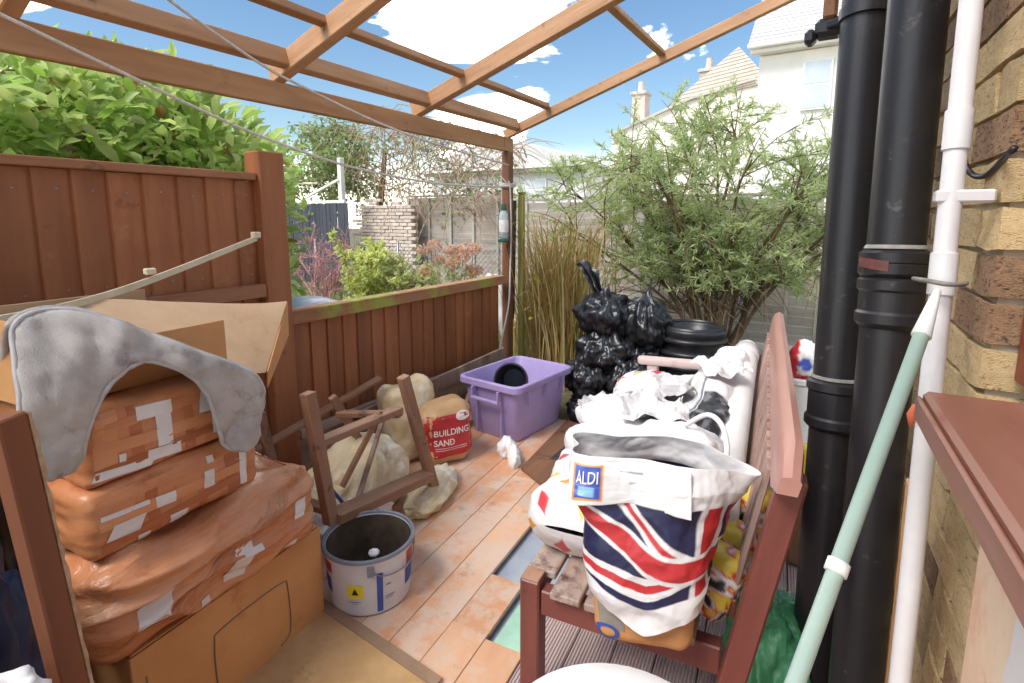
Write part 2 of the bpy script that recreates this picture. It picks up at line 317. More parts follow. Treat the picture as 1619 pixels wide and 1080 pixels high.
def grid(name, f, nu, nv, m, parent=None, col=None, loc=(0, 0, 0), thick=0, closed=False, smooth=True, rot=(0, 0, 0)):
    """sheet f(u,v); col(u,v) gives printed colour per corner"""
    V = [f(i / nu, j / nv) for j in range(nv + 1) for i in range(nu + 1)]
    F = [(j * (nu + 1) + i, j * (nu + 1) + i + 1, (j + 1) * (nu + 1) + i + 1, (j + 1) * (nu + 1) + i) for j in range(nv) for i in range(nu)]
    me = pyd(V, F)
    if col:
        ca = me.color_attributes.new('Col', 'FLOAT_COLOR', 'POINT'); arr = np.ones((len(V), 4), dtype=np.float32); k = 0
        for j in range(nv + 1):
            for i in range(nu + 1):
                c = [col(min(max((i + a) / nu, 0), 1), min(max((j + b) / nv, 0), 1))[:3] for a, b in ((-.3, -.3), (.3, -.3), (.3, .3), (-.3, .3))]; arr[k, :3] = np.mean(c, 0); k += 1
        ca.data.foreach_set('color', arr.ravel())
    o = link(name, me, m, parent, loc, rot)
    if smooth: me.shade_smooth()
    if thick:
        md = o.modifiers.new('thickness', 'SOLIDIFY'); md.thickness = thick; md.offset = -1
    return o
def text_vf(s, size=1.0):
    """filled text as (verts 2-D, faces), width normalised: x 0..w, height `size`"""
    cu = bpy.data.curves.new('t', 'FONT'); cu.body = s; cu.size = size; cu.resolution_u = 3; cu.offset = .012 * size
    ob = bpy.data.objects.new('t', cu); COL.objects.link(ob); me = bpy.data.meshes.new_from_object(ob.evaluated_get(bpy.context.evaluated_depsgraph_get()))
    bm = bmesh.new(); bm.from_mesh(me); bmesh.ops.triangulate(bm, faces=bm.faces[:]); bmesh.ops.subdivide_edges(bm, edges=bm.edges[:], cuts=1)
    V = np.array([v.co[:2] for v in bm.verts]); F = [[v.index for v in f.verts] for f in bm.faces]
    bm.free(); bpy.data.meshes.remove(me); bpy.data.objects.remove(ob); bpy.data.curves.remove(cu)
    V = V - V.min(0); return V, F
def drop(body, pts, faces, d, off, name, m, parent, world=False):
    """project points along d onto mesh `body` (body frame = parent frame), lifted by off"""
    me = body.data; mtx = body.matrix_basis
    bv = BVHTree.FromPolygons([mtx @ v.co for v in me.vertices], [p.vertices[:] for p in me.polygons]); d = Vector(d).normalized(); V = []
    for p in pts:
        h = bv.ray_cast(Vector(p) - d * 2, d)
        V.append((h[0] - d * off) if h[0] is not None else None)
    faces = [f for f in faces if all(V[i] is not None for i in f)]; V = [p if p is not None else Vector((0, 0, 0)) for p in V]
    me = pyd(V, faces); bm = bmesh.new(); bm.from_mesh(me); bmesh.ops.delete(bm, geom=[v for v in bm.verts if not v.link_faces], context='VERTS'); bm.to_mesh(me); bm.free()
    return link(name, me, m, parent)
def quad_grid(P, nu=8, nv=8):
    a, b, c, d = [Vector(p) for p in P]; V = []; F = []
    for j in range(nv + 1):
        for i in range(nu + 1):
            u, v = i / nu, j / nv; V.append(a.lerp(b, u).lerp(d.lerp(c, u), v))
    for j in range(nv):
        for i in range(nu): k = j * (nu + 1) + i; F.append((k, k + 1, k + nu + 2, k + nu + 1))
    return V, F
def copy_tree(o, parent=None):
    c = o.copy(); COL.objects.link(c); c.parent = parent
    for ch in [k for k in o.children]: copy_tree(ch, c)
    return c
def leaves(name, P, D, Nn, ln, wd, cols, m, parent=None, fold=.25, loc=(0, 0, 0)):
    """leaf-shaped faces: base P, direction D, side/normal Nn, per leaf length, width, colour"""
    n = len(P); D = D / np.linalg.norm(D, axis=1, keepdims=True); Sd = np.cross(D, Nn); Sd /= np.linalg.norm(Sd, axis=1, keepdims=True) + 1e-9; Nm = np.cross(Sd, D)
    ln = np.asarray(ln)[:, None]; wd = np.asarray(wd)[:, None]
    up_ = Nm * wd * fold; v = np.stack([P, P + D * ln * .28 + Sd * wd * .42 + up_ * .8, P + D * ln * .66 + Sd * wd * .44 + up_, P + D * ln - Nm * ln * .12, P + D * ln * .66 - Sd * wd * .44 + up_, P + D * ln * .28 - Sd * wd * .42 + up_ * .8, P + D * ln * .5], 1).reshape(-1, 3)
    b = np.arange(n)[:, None] * 7; f = np.concatenate([b + np.array([i, (i + 1) % 6, 6]) for i in range(6)], 1).reshape(-1, 3)
    me = bpy.data.meshes.new(name); me.vertices.add(len(v)); me.vertices.foreach_set('co', v.astype(np.float32).ravel())
    me.loops.add(f.size); me.loops.foreach_set('vertex_index', f.astype(np.int32).ravel()); me.polygons.add(len(f))
    me.polygons.foreach_set('loop_start', np.arange(0, f.size, 3, dtype=np.int32)); me.polygons.foreach_set('loop_total', np.full(len(f), 3, dtype=np.int32))
    ca = me.color_attributes.new('Col', 'FLOAT_COLOR', 'POINT'); c4 = np.ones((n, 7, 4), np.float32); c4[:, :, :3] = np.asarray(cols)[:, None, :]
    ca.data.foreach_set('color', c4.ravel()); me.update(); me.validate()
    return link(name, me, m, parent, loc)
def unit(n): v = rng.normal(size=(n, 3)); return v / np.linalg.norm(v, axis=1, keepdims=True)
def tint(c1, c2, n, dark=.0):
    t = rng.random((n, 1)); c = np.array(c1[:3]) * (1 - t) + np.array(c2[:3]) * t
    return c * (1 - dark * rng.random((n, 1)))
# ================================================================== GROUND AND DECK
g = link('ground', pyd(*quad_grid([(-60, -20, -.06), (40, -20, -.06), (40, 90, -.06), (-60, 90, -.06)], 40, 40)), 'earth'); struct(g)
sb = box('concrete_slab', -2.34, .2, -1.2, 3.3, -.058, -.034, 'slab', bev=.004); struct(sb)
dk = bpy.data.objects.new('timber_deck', None); COL.objects.link(dk); dk.location = (-1.07, 1.5, 0); dk.rotation_euler = (0, 0, R(5)); struct(dk)
PWID = .142
for k in range(-9, 9):
    s0 = k * PWID
    if k >= 2: continue
    t = -2.2 - random.random() * .6; far = 1.75
    while t < far:
        ln = random.uniform(1.1, 2.4); t1 = min(t + ln, far + random.uniform(-.02, .02))
        segs = [(t, t1)]
        hole = {0: (.1, .52), 1: (-.20, .36)}.get(k)
        if hole:
            segs = [(a, b) for a, b in ((t, min(t1, hole[0])), (max(t, hole[1]), t1)) if b - a > .06]
        for a, b in segs:
            o = box('plank', s0 + .0012, s0 + PWID - .0012, a + .001, b - .001, -.018 + random.uniform(-.0012, .0012), random.uniform(-.0015, .0015), 'deck', dk, .0018)
        t = t1
# grooved grey decking boards under the bench
def grooved(wid, ln):
    V, F = [], []; n = 12; prof = []
    for i in range(n):
        x0 = -wid / 2 + wid * i / n; prof += [(x0 + .0012, 0), (x0 + wid / n * .55, 0), (x0 + wid / n * .6, -.004), (x0 + wid / n * .95, -.004)]
    prof = [(-wid / 2, -.02)] + prof + [(wid / 2, 0), (wid / 2, -.02)]
    for y in (-ln / 2, ln / 2): V += [(x, y, z) for x, z in prof]
    m_ = len(prof)
    F = [(i, i + 1, m_ + i + 1, m_ + i) for i in range(m_ - 1)] + [tuple(range(m_))[::-1], tuple(m_ + i for i in range(m_))]
    return pyd(V, F)
gm = grooved(.125, 4.2)
for k in range(8):
    o = link('decking_board', gm, 'deckgrey', dk, (.284 + .0625 + k * .129, -.35, -.008))
pm = box('plank', .015, .13, -.42, .06, -.032, -.024, 'mint', dk, .002)
pm2 = box('plank', .16, .27, -.18, .02, -.032, -.022, 'mint', dk, .002); pm2['label'] = pm['label'] = 'mint green painted board showing through the gap'

# ================================================================== FENCES AND PERGOLA
XF = -2.4
NAIL = bm_me(box_bm(.006, .007, .007, .0015))
def feather_panel(th, y0, y1, z0, z1, wboard=.105, m='fence', seed=1, nails=()):
    rd = random.Random(seed); y = y0
    while y < y1 - .02:
        wd = min(wboard * rd.uniform(.9, 1.1), y1 - y); V = []
        for z in (z0 + rd.uniform(-.004, .004), z1 + rd.uniform(-.004, .004)):
            V += [(XF - .03, y - .012, z), (XF - .03, y + wd, z), (XF + .002 - .012, y + wd, z), (XF + .004, y - .006, z)]
        c = Vector((XF, y + wd / 2, (z0 + z1) / 2)); V = [Vector(p) - c for p in V]
        me = pyd(V, [(3, 2, 1, 0), (4, 5, 6, 7), (0, 1, 5, 4), (1, 2, 6, 5), (2, 3, 7, 6), (3, 0, 4, 7)])
        link('board', me, m, th, c - th.location)
        for zz in nails: link('nail', NAIL, 'metal', th, Vector((XF - .002, y + wd * rd.uniform(.4, .6), zz + rd.uniform(-.01, .01))) - th.location)
        y += wd
tf = thing('tall_fence', 'tall stained brown featheredge fence panel with square post, left under the hedge', 'fence', (XF, 1.6, 0))
feather_panel(tf, -1.4, 1.555, .05, 1.575, .125, seed=3, nails=(1.14, 1.50))
def tfb(name, x0, x1, y0, y1, z0, z1, m, th=tf, bev=.004): return box(name, x0 - th.location.x, x1 - th.location.x, y0 - th.location.y, y1 - th.location.y, z0, z1, m, th, bev)
tfb('cap_rail', XF - .045, XF + .03, -1.4, 1.552, 1.577, 1.612, 'fencerail')
tfb('rail', XF + .006, XF + .05, -1.4, 1.553, 1.02, 1.085, 'fencerail')
o = tfb('post', XF - .07, XF + .05, 1.556, 1.69, -.05, 1.715, 'fence', bev=.006)
lf = thing('low_fence', 'low stained brown fence with mossy capping rail overlooking the next garden', 'fence', (XF, 2.7, 0))
feather_panel(lf, 1.72, 3.72, .26, .85, .118, seed=8, nails=(.36, .79))
o = tfb('cap_rail', XF - .06, XF + .035, 1.694, 3.74, .852, .925, 'mossrail', lf)
tfb('gravel_board', XF - .035, XF + .012, 1.694, 3.74, -.04, .255, 'weather', lf)
tfb('rail', XF + .014, XF + .05, 1.694, 3.72, .235, .285, 'weather', lf)

SL = .321; ZR = 2.06
pg = thing('pergola', 'brown timber lean-to roof frame with open rafters, no covering left', 'pergola', (-2.4, 3.86, 0))
def pb(name, x0, x1, y0, y1, z0, z1, m): return box(name, x0 + 2.4, x1 + 2.4, y0 - 3.86, y1 - 3.86, z0, z1, m, pg, .005)
pb('eaves_beam', -2.425, -2.38, -1.0, 3.9, 1.945, 2.058, 'pergy')
pb('post', -2.435, -2.365, 3.80, 3.875, -.06, 1.943, 'pergz')
def zr(x): return ZR + SL * (x + 2.4)
def rafter(yc, wd=.055, dp=.10, x0=-2.43, x1=.12, m='pergx'):
    p = Vector((x0 + 2.4, yc - 3.86, zr(x0) + dp / 2 - .006)); q = Vector((x1 + 2.4, yc - 3.86, zr(x1) + dp / 2 - .006))
    d = q - p; o = link('rafter', bm_me(box_bm(d.length, wd, dp, .005)), m, pg, (p + q) / 2, (0, -math.atan(SL), 0)); return o
for yc, dp in ((-.35, .10), (.72, .10), (1.72, .10), (2.735, .10)): rafter(yc, .06, dp)
rafter(3.845, .045, .075)
def purlin(x, y0, y1, wd=.05, ht=.045, up=.098):
    z = zr(x) + up + ht / 2
    o = link('purlin', bm_me(box_bm(wd, y1 - y0, ht, .004)), 'pergy', pg, (x + 2.4, (y0 + y1) / 2 - 3.86, z), (0, -math.atan(SL), 0)); return o
purlin(-2.30, -1.0, 3.815, .05, .085, .012)
purlin(-2.02, -1.0, 3.815, .045, .04, .06)
purlin(-1.14, 2.77, 3.82, .045, .04, .04)
purlin(-.35, -1.0, 2.70, .045, .04, .04)

ms = thing('mossy_post', 'slim yellow green mossy post beside the pergola post', 'post', (-2.325, 3.93, 0)); ms.location = (-2.33, 3.95, -.06)
link('shaft', bm_me(box_bm(.05, .05, 1.66, .008, (0, 0, .83))), 'mossy', ms); 
link('cap', bm_me(box_bm(.056, .056, .02, .006, (0, 0, 1.671))), 'mossy', ms)

# ================================================================== OUR HOUSE WALL (right)
hw = thing('house_wall', 'yellow brick house wall behind the drainpipes at the right edge', 'wall', (.215, 1.0, 0), 2.4)
# local frame: x = out of wall is negative, y = along wall
def hb(name, x0, x1, y0, y1, z0, z1, m, bev=.003): return box(name, x0, x1, y0, y1, z0, z1, m, hw, bev)
hb('mortar_backing', .012, .2, .115, .95, -.06, 2.9, 'mortar', 0)
hb('mortar_backing', .012, .2, -2.0, .113, -.06, 1.08, 'mortar', 0)
hb('mortar_backing', .012, .2, -2.0, .113, 2.45, 2.9, 'mortar', 0)
hb('render', -.006, .012, -2.0, -.028, -.058, 1.083, 'render', .004)
rb = random.Random(5)
bmeshes = []
for q in range(5):
    b = box_bm(1, 1, 1, .0); bmesh.ops.subdivide_edges(b, edges=b.edges[:], cuts=1, use_grid_fill=True)
    for v in b.verts: v.co += Vector((rb.uniform(-.02, .02), rb.uniform(-.02, .02), rb.uniform(-.05, .05)))
    me = bm_me(b); bmeshes.append(me)
cz = 0
z = .0
while z < 2.5:
    y = -.02 if z < 1.0 else .105
    if cz % 2 and z < 1.1: y -= .11
    first = True
    while y < .93:
        ln = .215 if rb.random() < .55 else .1025
        if first and cz % 2: ln = .1025
        a = max(y, -.022 if z < 1.08 else .102); e = min(y + ln, .94)
        if e - a > .03:
            mm = rb.choice(bmeshes).copy(); mm.materials.append(M['brickdark' if rb.random() < .14 or (z > 1.1 and a < .12 and rb.random() < .6) else 'brick'])
            o = link('brick', mm, None, hw, (.055 - .055 + rb.uniform(-.003, .003) + .05, (a + e) / 2, z + .0325)); o.scale = (.1, (e - a), .065)
        y += ln + .01; first = False
    z += .075; cz += 1
# white paint patch and window
grid('paint_patch', lambda u, v: (-.0085, -.62 + u * .42 + .03 * fbm((u, v, 0), 3), .60 + v * .33 + .06 * fbm((u, v, 2), 3)), 10, 10, 'paper', hw)
ws = thing('window_sill', 'red brown painted timber window sill with orange scuffs, right foreground', 'window sill', (.215, 1.0, 0), 2.4)
box('sill_board', -.09, .06, -1.9, -.012, 1.088, 1.143, 'sillred', ws, .006)
box('sill_nosing', -.098, -.0905, -1.9, -.014, 1.098, 1.134, 'sillred', ws, .003)
wf = thing('window', 'brown framed house window recessed above the sill', 'window', (.215, 1.0, 0), 2.4)
box('jamb', .04, .12, .0, .099, 1.146, 2.44, 'framered', wf)
box('bottom_rail', .05, .12, -1.9, -.002, 1.146, 1.23, 'framered', wf)
box('pane', .08, .086, -1.9, -.004, 1.232, 2.44, 'glass', wf, 0)

# drainpipes
def drainpipe(name, label, lo, hi, r, collars, m='pipeblack', dust='pipedust', cat='drainpipe', clip=None):
    t = thing(name, label, cat, (lo[0], lo[1], lo[2])); lo = Vector(lo); hi = Vector(hi); d = hi - lo; ln = d.length
    rot = d.to_track_quat('Z', 'Y').to_euler()
    def add(n, prof, m_, k=40): return lathe(n, prof, m_, t, k, (0, 0, 0), rot, caps=(n == 'pipe'))
    add('pipe', [(r * .8, 0), (r, .002), (r, ln), (r * .8, ln)], m)
    for z0, z1, e, mm in collars:
        add('collar', [(r + .0008, z0 - .012), (r + e * .5, z0 - .008), (r + e, z0), (r + e, z0 + .02), (r + e * .6, z0 + .026), (r + e * .6, z1 - .026), (r + e, z1 - .02), (r + e, z1), (r + e * .4, z1 + .006), (r + .0008, z1 + .008)], m)
        add('dust_ring', [(r + .0006, z1 + .009), (r + e * .35, z1 + .0095), (r + e * .2, z1 + .016), (r + .0006, z1 + .018)], mm)
    return t
p1 = drainpipe('drainpipe', 'black drainpipe with double ringed joint, left of the pair on the house', (.030, 1.60, -.05), (.008, 1.80, 2.6), .056, [(.885, 1.005, .014, 'pipedust')])
p2 = drainpipe('drainpipe', 'black drainpipe with worn red edged joint, right of the pair on the house', (.118, 1.375, -.05), (.10, 1.53, 2.6), .055, [(1.22, 1.315, .012, 'pipedust'), (1.33, 1.375, .013, 'pipedust')])
grid('red_paint_scuff', lambda u, v: ((.0695 + .0012 * math.sin(u * 9)) * math.cos(R(196 + 62 * u)), (.0695 + .0012 * math.sin(u * 9)) * math.sin(R(196 + 62 * u)), .022 * v - .006 * u), 12, 3, mat('worn red paint', A(128, 66, 58), A(84, 56, 54), .6, 30), p2, None, (-.009, .0785, 1.343))
wp = drainpipe('waste_pipe', 'thin white plastic waste pipe with sleeve joints beside the window', (.149, .985, -.05), (.150, 1.17, 1.95), .0160, [], 'pipewhite', 'pipewhite', 'pipe')
for z0, z1 in ((1.33, 1.40), (1.565, 1.63)): lathe('sleeve', [(.0163, z0), (.0192, z0 + .001), (.0192, z1 - .001), (.0163, z1)], 'pipewhite', wp, 30, (0, 0, 0), (Vector((.150, 1.17, 1.95)) - Vector((.149, .985, -.05))).to_track_quat('Z', 'Y').to_euler(), caps=False)
tube('elbow', [(.001, .185, 1.99), (.001, .19, 2.05), (.02, .19, 2.09), (.09, .19, 2.10)], .0195, 'pipewhite', wp, 16)
box('clip', -.02, .055, .122, .162, 1.475, 1.495, 'pipewhite', wp, .003)
tube('paint_smudge', [(-.022, .098, 1.10), (-.021, .101, 1.12), (-.019, .098, 1.14)], [.002, .008, .003], mat('orange paint', A(204, 104, 66), A(190, 90, 56), .6, 20), wp, 6)
cb = tube('cable', spline([(.205, 1.42, 2.0), (.17, 1.3, 1.78), (.165, 1.26, 1.62), (.18, 1.25, 1.5), (.2, 1.2, 1.47), (.205, 1.05, 1.5)], 8), .005, 'blackpl'); tag(cb, 'black cable looping on the brickwork by the white pipe', 'cable')
cb2 = tube('pipe_tie', spline([(.128, 1.27, 1.285), (.124, 1.12, 1.297), (.127, 1.075, 1.30), (.15, 1.066, 1.297), (.172, 1.085, 1.296), (.182, 1.12, 1.295)], 6), .004, 'pipedust'); tag(cb2, 'grey wire tie round the white pipe and drainpipe', 'wire')
gt = thing('gutter_bracket', 'dark rusty gutter bracket at the top by the drainpipes', 'bracket', (-.06, 1.83, 1.9))
link('arm', bm_me(box_bm(.035, .06, .16, .008, (-.01, 0, .13))), 'rustbrown', gt); link('plate', bm_me(box_bm(.07, .06, .05, .012, (-.01, 0, .03))), 'blackpl', gt)
link('hook', bm_me(box_bm(.03, .05, .04, .01, (-.055, 0, .012))), 'blackpl', gt)
link('strap', bm_me(box_bm(.06, .03, .02, .003, (.04, -.03, .03))), 'blackpl', gt, (0, 0, 0), (0, 0, -.6)); lathe('clamp', [(.0565, 0), (.061, .001), (.061, .029), (.0565, .03)], 'blackpl', gt, 36, (.0735, -.085, .015), (-.075, -.008, 0), caps=False)
mpole = thing('mop_pole', 'mint green metal pole with white socket leaning on the white pipe', 'pole', (.13, 1.0, 0))
def D2(p): return Vector(p) - Vector((.13, 1.0, 0))
a_, b_ = Vector((.118, .985, 1.235)), Vector((-.055, .50, .70)); dd = (b_ - a_).normalized(); foot = a_ + dd * ((a_.z) / -dd.z)
tube('shaft', [D2(a_), D2(foot)], .0102, 'mintpole', mpole, 20)
tube('socket', [D2(a_ - dd * .075), D2(a_ - dd * .05), D2(a_ + dd * .012)], [.005, .0075, .013], 'foam', mpole, 20)
mid = a_ + dd * .37
tube('ring', [D2(mid), D2(mid + dd * .016)], .0132, 'foam', mpole, 20)
st = box('timber_batten', .14, .165, 1.05, 1.13, 0, .93, 'card', None, .003); st.name = 'timber_batten'; st.rotation_euler = (R(-5), 0, 0); tag(st, 'pale timber batten leaning on the wall between the pipes', 'timber')
# ================================================================== BOXES ON THE LEFT
c4 = thing('cardboard_box', 'large plain brown cardboard box at the bottom of the stack', 'box', (-1.715, .765, .002), 7)
box('side_panel', .281, .285, -.312, .312, 0, .332, 'card', c4, .0015); box('side_panel', -.285, -.281, -.312, .312, 0, .332, 'card', c4, .0015)
box('end_panel', -.280, .280, .308, .312, 0, .331, 'card', c4, .0015); box('end_panel', -.280, .280, -.312, -.308, 0, .331, 'card', c4, .0015)
box('base_panel', -.279, .279, -.306, .306, .0005, .004, 'card', c4, .001)
for s in (-1, 1):
    o = box('flap', 0, .28, -.309, .309, 0, .004, 'card', c4, .0015); o.location = (s * .1425, 0, .3385); o.rotation_euler = (0, R(1.2 * s), 0)
pts = spline([(.2868, -.10, .02), (.2868, -.10, .20), (.2868, -.07, .235), (.2868, .13, .235), (.2868, .16, .20), (.2868, .16, .05), (.2868, .12, .02)], 5)
tube('printed_outline', pts, .0022, mat('grey box print', A(132, 116, 104), A(120, 104, 92), .7, 10), c4, 6)
tube('printed_outline', [(.2868, -.28, .05), (.2868, -.28, .26)], .0018, MATS['grey box print'], c4, 6)
def patches(th, body, rects, name='paper_patch', m='paper'):
    for (y0, z0, y1, z1, y2, z2, y3, z3) in rects:
        V, F = quad_grid([(.5, y0, z0), (.5, y1, z1), (.5, y2, z2), (.5, y3, z3)], 8, 6)
        drop(body, V, F, (-1, 0, 0), .0022, name, m, th)
def R4(y, z, w_, h_, sk=.0, sl=-.04): return (y, z, y + w_, z + sl * w_ * 2, y + w_ + sk, z + h_ + sl * w_ * 2, y + sk, z + h_)
c3 = thing('wrapped_parcel', 'big crumpled parcel in brown plastic wrap bulging over the plain box', 'parcel', (-1.70, .725, .345), 7)
b3 = soft_box('wrapping', .58, .64, .235, 'parcel', c3, r=.075, amp=.02, nsc=5, seed=3, n=56, bulge=.05, wrinkle=.024, wdir=(.8, .8, 3.6))
patches(c3, b3, [R4(-.02, .03, .055, .10, .02), R4(.215, .10, .04, .06, .01), R4(-.27, .08, .075, .06, .02), R4(.15, .02, .07, .02), R4(-.10, .015, .03, .02), R4(.02, .09, .06, .02, 0)])
for s in range(7):
    y0 = -.30 + s * .06; pts = [Vector((.6, y0 + t * .055 * 6, .03 + s * .016 + t * .13)) for t in np.linspace(0, 1, 16)]
    V = [p + Vector((0, 0, k * .006)) for p in pts for k in (0, 1)]; F = [(2 * i, 2 * i + 1, 2 * i + 3, 2 * i + 2) for i in range(15)]
    V = [p for p in V if abs(p.y) < .33]; n_ = len(V) // 2; F = [(2 * i, 2 * i + 1, 2 * i + 3, 2 * i + 2) for i in range(n_ - 1)]
    drop(b3, V, F, (-1, 0, 0), .003, 'wrap_crease', 'tape', c3)
c2 = thing('taped_box', 'box wound in brown tape with white gaps, second from top', 'box', (-1.70, .645, .598), 7)
b2 = soft_box('carton', .52, .46, .17, 'tape', c2, r=.028, amp=.008, nsc=7, seed=5, n=24, wrinkle=.004)
patches(c2, b2, [R4(-.20, .045, .075, .035, .02), R4(-.08, .07, .05, .03), R4(.05, .06, .03, .05), R4(-.05, .01, .05, .025), R4(-.205, .1, .11, .012), R4(.06, .13, .02, .02), R4(.16, .02, .022, .13), R4(-.13, .005, .03, .02)])
c1 = thing('taped_box', 'topmost box wound in brown tape with an I shaped white gap, under the grey mat', 'box', (-1.70, .63, .772), 7)
b1 = soft_box('carton', .50, .40, .19, 'tape', c1, r=.025, amp=.008, nsc=7, seed=9, n=24, wrinkle=.004)
patches(c1, b1, [R4(-.085, .135, .09, .035), R4(-.04, .05, .04, .085), R4(-.065, .02, .085, .03), R4(.075, .10, .055, .065, .01), R4(.11, .03, .07, .06), R4(-.13, .045, .015, .02), R4(-.19, .018, .13, .02, .01)])
for c, bb, hh in ((c1, b1, .19), (c2, b2, .17)):
    rd_ = random.Random(int(hh * 1000))
    for i_, (y, wd_, sk) in enumerate(((-.185, .05, .01), (-.10, .03, -.006), (-.02, .05, .012), (.06, .028, .0), (.12, .05, -.01))):
        V, F = quad_grid([(.5, y, 0.012), (.5, y + wd_, 0.012), (.5, y + wd_ + sk, hh - .012), (.5, y + sk, hh - .012)], 3, 12); drop(bb, V, F, (-1, 0, 0), .0012 - .0001 * i_, 'tape_strip', ('tapelight', 'tapedark', 'tape')[i_ % 3], c)
    for i_, (z_, h_, tl_) in enumerate(((.02, .022, .02), (.075, .03, -.015), (.125, .024, .01))):
        V, F = quad_grid([(.5, -.21, z_), (.5, .185, z_ + tl_), (.5, .185, z_ + tl_ + h_), (.5, -.21, z_ + h_)], 14, 3); drop(bb, V, F, (-1, 0, 0), .0017 - .0001 * i_, 'tape_strip', ('tapedark', 'tapelight', 'tape')[i_ % 3], c)
co = thing('open_carton', 'open cardboard carton with a wide pale flap behind the grey mat', 'box', (-1.78, .66, .966), 7)
box('side_panel', .235, .239, -.27, .20, 0, .13, 'card', co, .001); box('side_panel', -.239, -.235, -.27, .26, 0, .19, 'cardpale', co, .001)
box('end_panel', -.234, .234, -.27, -.266, 0, .20, 'card', co, .001)
box('base_panel', -.234, .234, -.264, .20, .001, .004, 'cardpale', co, .001)
fl = [(-1.62, .60, .955), (-1.68, 1.085, .868), (-1.86, 1.31, 1.068), (-1.98, .67, 1.145)]
V, F = quad_grid(fl, 14, 10); nn = Vector((.35, .15, .9))
V = [p + nn * (.014 * fbm(p, 3, 2, 2)) for p in V]
rz7 = Matrix.Rotation(R(-7), 4, 'Z')
V = [rz7 @ (p - Vector(co.location)) for p in V]
o = link('flap', pyd(V, F), 'cardpale', co); md = o.modifiers.new('t', 'SOLIDIFY'); md.thickness = .004
fl = [(-1.86, 1.315, 1.066), (-1.68, 1.092, .866), (-1.70, 1.10, .80), (-1.88, 1.325, .93)]
V, F = quad_grid(fl, 4, 4); V = [rz7 @ (p - Vector(co.location)) for p in V]; o = link('flap', pyd(V, F), 'card', co); md = o.modifiers.new('t', 'SOLIDIFY'); md.thickness = .004

# grey contour mat draped over the stack
outer = [(.345, .905), (.358, 1.0), (.372, 1.11), (.395, 1.185), (.48, 1.195), (.56, 1.155), (.64, 1.105), (.74, 1.04), (.85, .97), (.885, .91), (.88, .85), (.865, .79)]
inner = [(.45, .885), (.462, .925), (.48, .97), (.51, 1.015), (.55, 1.048), (.585, 1.058), (.62, 1.05), (.68, 1.01), (.725, .95), (.742, .89), (.752, .84), (.76, .81)]
oc = spline([(0, a, b) for a, b in outer], 8); ic = spline([(0, a, b) for a, b in inner], 8)
gmat = thing('contour_mat', 'grey plush U shaped toilet mat draped over the box stack', 'mat', (-1.40, .6, .85))
def matx(p):
    x = -1.395 - .10 * max(0, (p.z - 1.02) / .2) ** 1.5 - .02 * max(0, p.y - .7)
    return x + .022 * fbm((p.y * 1.3, p.z * .8, 1), 9, 4, 4) + .006 * fbm((p.y, p.z, 5), 30, 2, 4)
rows = []; nv = 14
def endcap(i, first):
    a, b = ic[i], oc[i]; c = (a + b) / 2; r = (b - a) / 2; dn = Vector((0, 0, -1)) if True else 0; return c, r
for i in range(len(oc)): rows.append([ic[i].lerp(oc[i], j / nv) for j in range(nv + 1)])
def caprows(i):
    a, b = ic[i], oc[i]; c = (a + b) / 2; rr = []
    for k in range(1, 7):
        t = k / 6 * math.pi / 2; sc = math.cos(t); dz = math.sin(t) * (b - a).length / 2 * .95
        rr.append([c + (a.lerp(b, j / nv) - c) * max(sc, .03) + Vector((0, .0, -dz)) for j in range(nv + 1)])
    return rr
rows = caprows(0)[::-1] + rows + caprows(-1)
V = []
for r_ in rows:
    for j, p in enumerate(r_):
        e = min(j, nv - j) / nv; q = Vector((matx(p) - (.012 if e < .04 else 0), p.y, p.z)); V.append(q - Vector(gmat.location))
W_ = nv + 1; F = [(i * W_ + j, i * W_ + j + 1, (i + 1) * W_ + j + 1, (i + 1) * W_ + j) for i in range(len(rows) - 1) for j in range(nv)]
o = link('plush_pile', pyd(V, F), 'grey', gmat); o.data.shade_smooth(); md = o.modifiers.new('t', 'SOLIDIFY'); md.thickness = .012; md.offset = 0
loop = [V[i * W_] for i in range(len(rows))] + [V[i * W_ + nv] for i in range(len(rows))][::-1]
tube('binding', [p + Vector((.008, 0, 0)) for p in loop] + [loop[0] + Vector((.008, 0, 0))], .006, 'greytrim', gmat, 8)
back = []
topi = range(6 + 22, 6 + 75)
V2 = []
for i in topi:
    p = Vector(V[i * W_ + nv])
    for k in range(5): V2.append(p + Vector((-.004 - .06 * k, .010 * k, -.004 - .02 * k - .006 * k * k)))
F2 = [(i * 5 + k, i * 5 + k + 1, (i + 1) * 5 + k + 1, (i + 1) * 5 + k) for i in range(len(topi) - 1) for k in range(4)]
o = link('turned_back_edge', pyd(V2, F2), 'grey', gmat); o.data.shade_smooth(); md = o.modifiers.new('t', 'SOLIDIFY'); md.thickness = .014

tr = thing('curved_trim', 'long curved cream plastic trim lying against the tall fence', 'trim', (-1.95, .47, 1.1))
pts = spline([(-1.90, .38, 1.13), (-1.92, .47, 1.128), (-1.95, .67, 1.146), (-2.05, .93, 1.19), (-2.2, 1.42, 1.312)], 8); q0 = Vector(tr.location)
V, F = [], []
for i, p in enumerate(pts):
    for dx, dz in ((-.006, -.011), (.006, -.011), (.006, .011), (-.006, .011)): V.append(Vector(p) - q0 + Vector((dx, 0, dz)))
    if i:
        for k in range(4): F.append(((i - 1) * 4 + k, (i - 1) * 4 + (k + 1) % 4, i * 4 + (k + 1) % 4, i * 4 + k))
F += [(0, 1, 2, 3), tuple(len(V) - 4 + k for k in range(4))]
link('strip', pyd(V, F), 'cream', tr)
box('bracket', -.10, -.075, .42, .455, .105, .128, 'cream', tr, .004); box('bracket', -.265, -.235, .93, .965, .212, .24, 'cream', tr, .004)

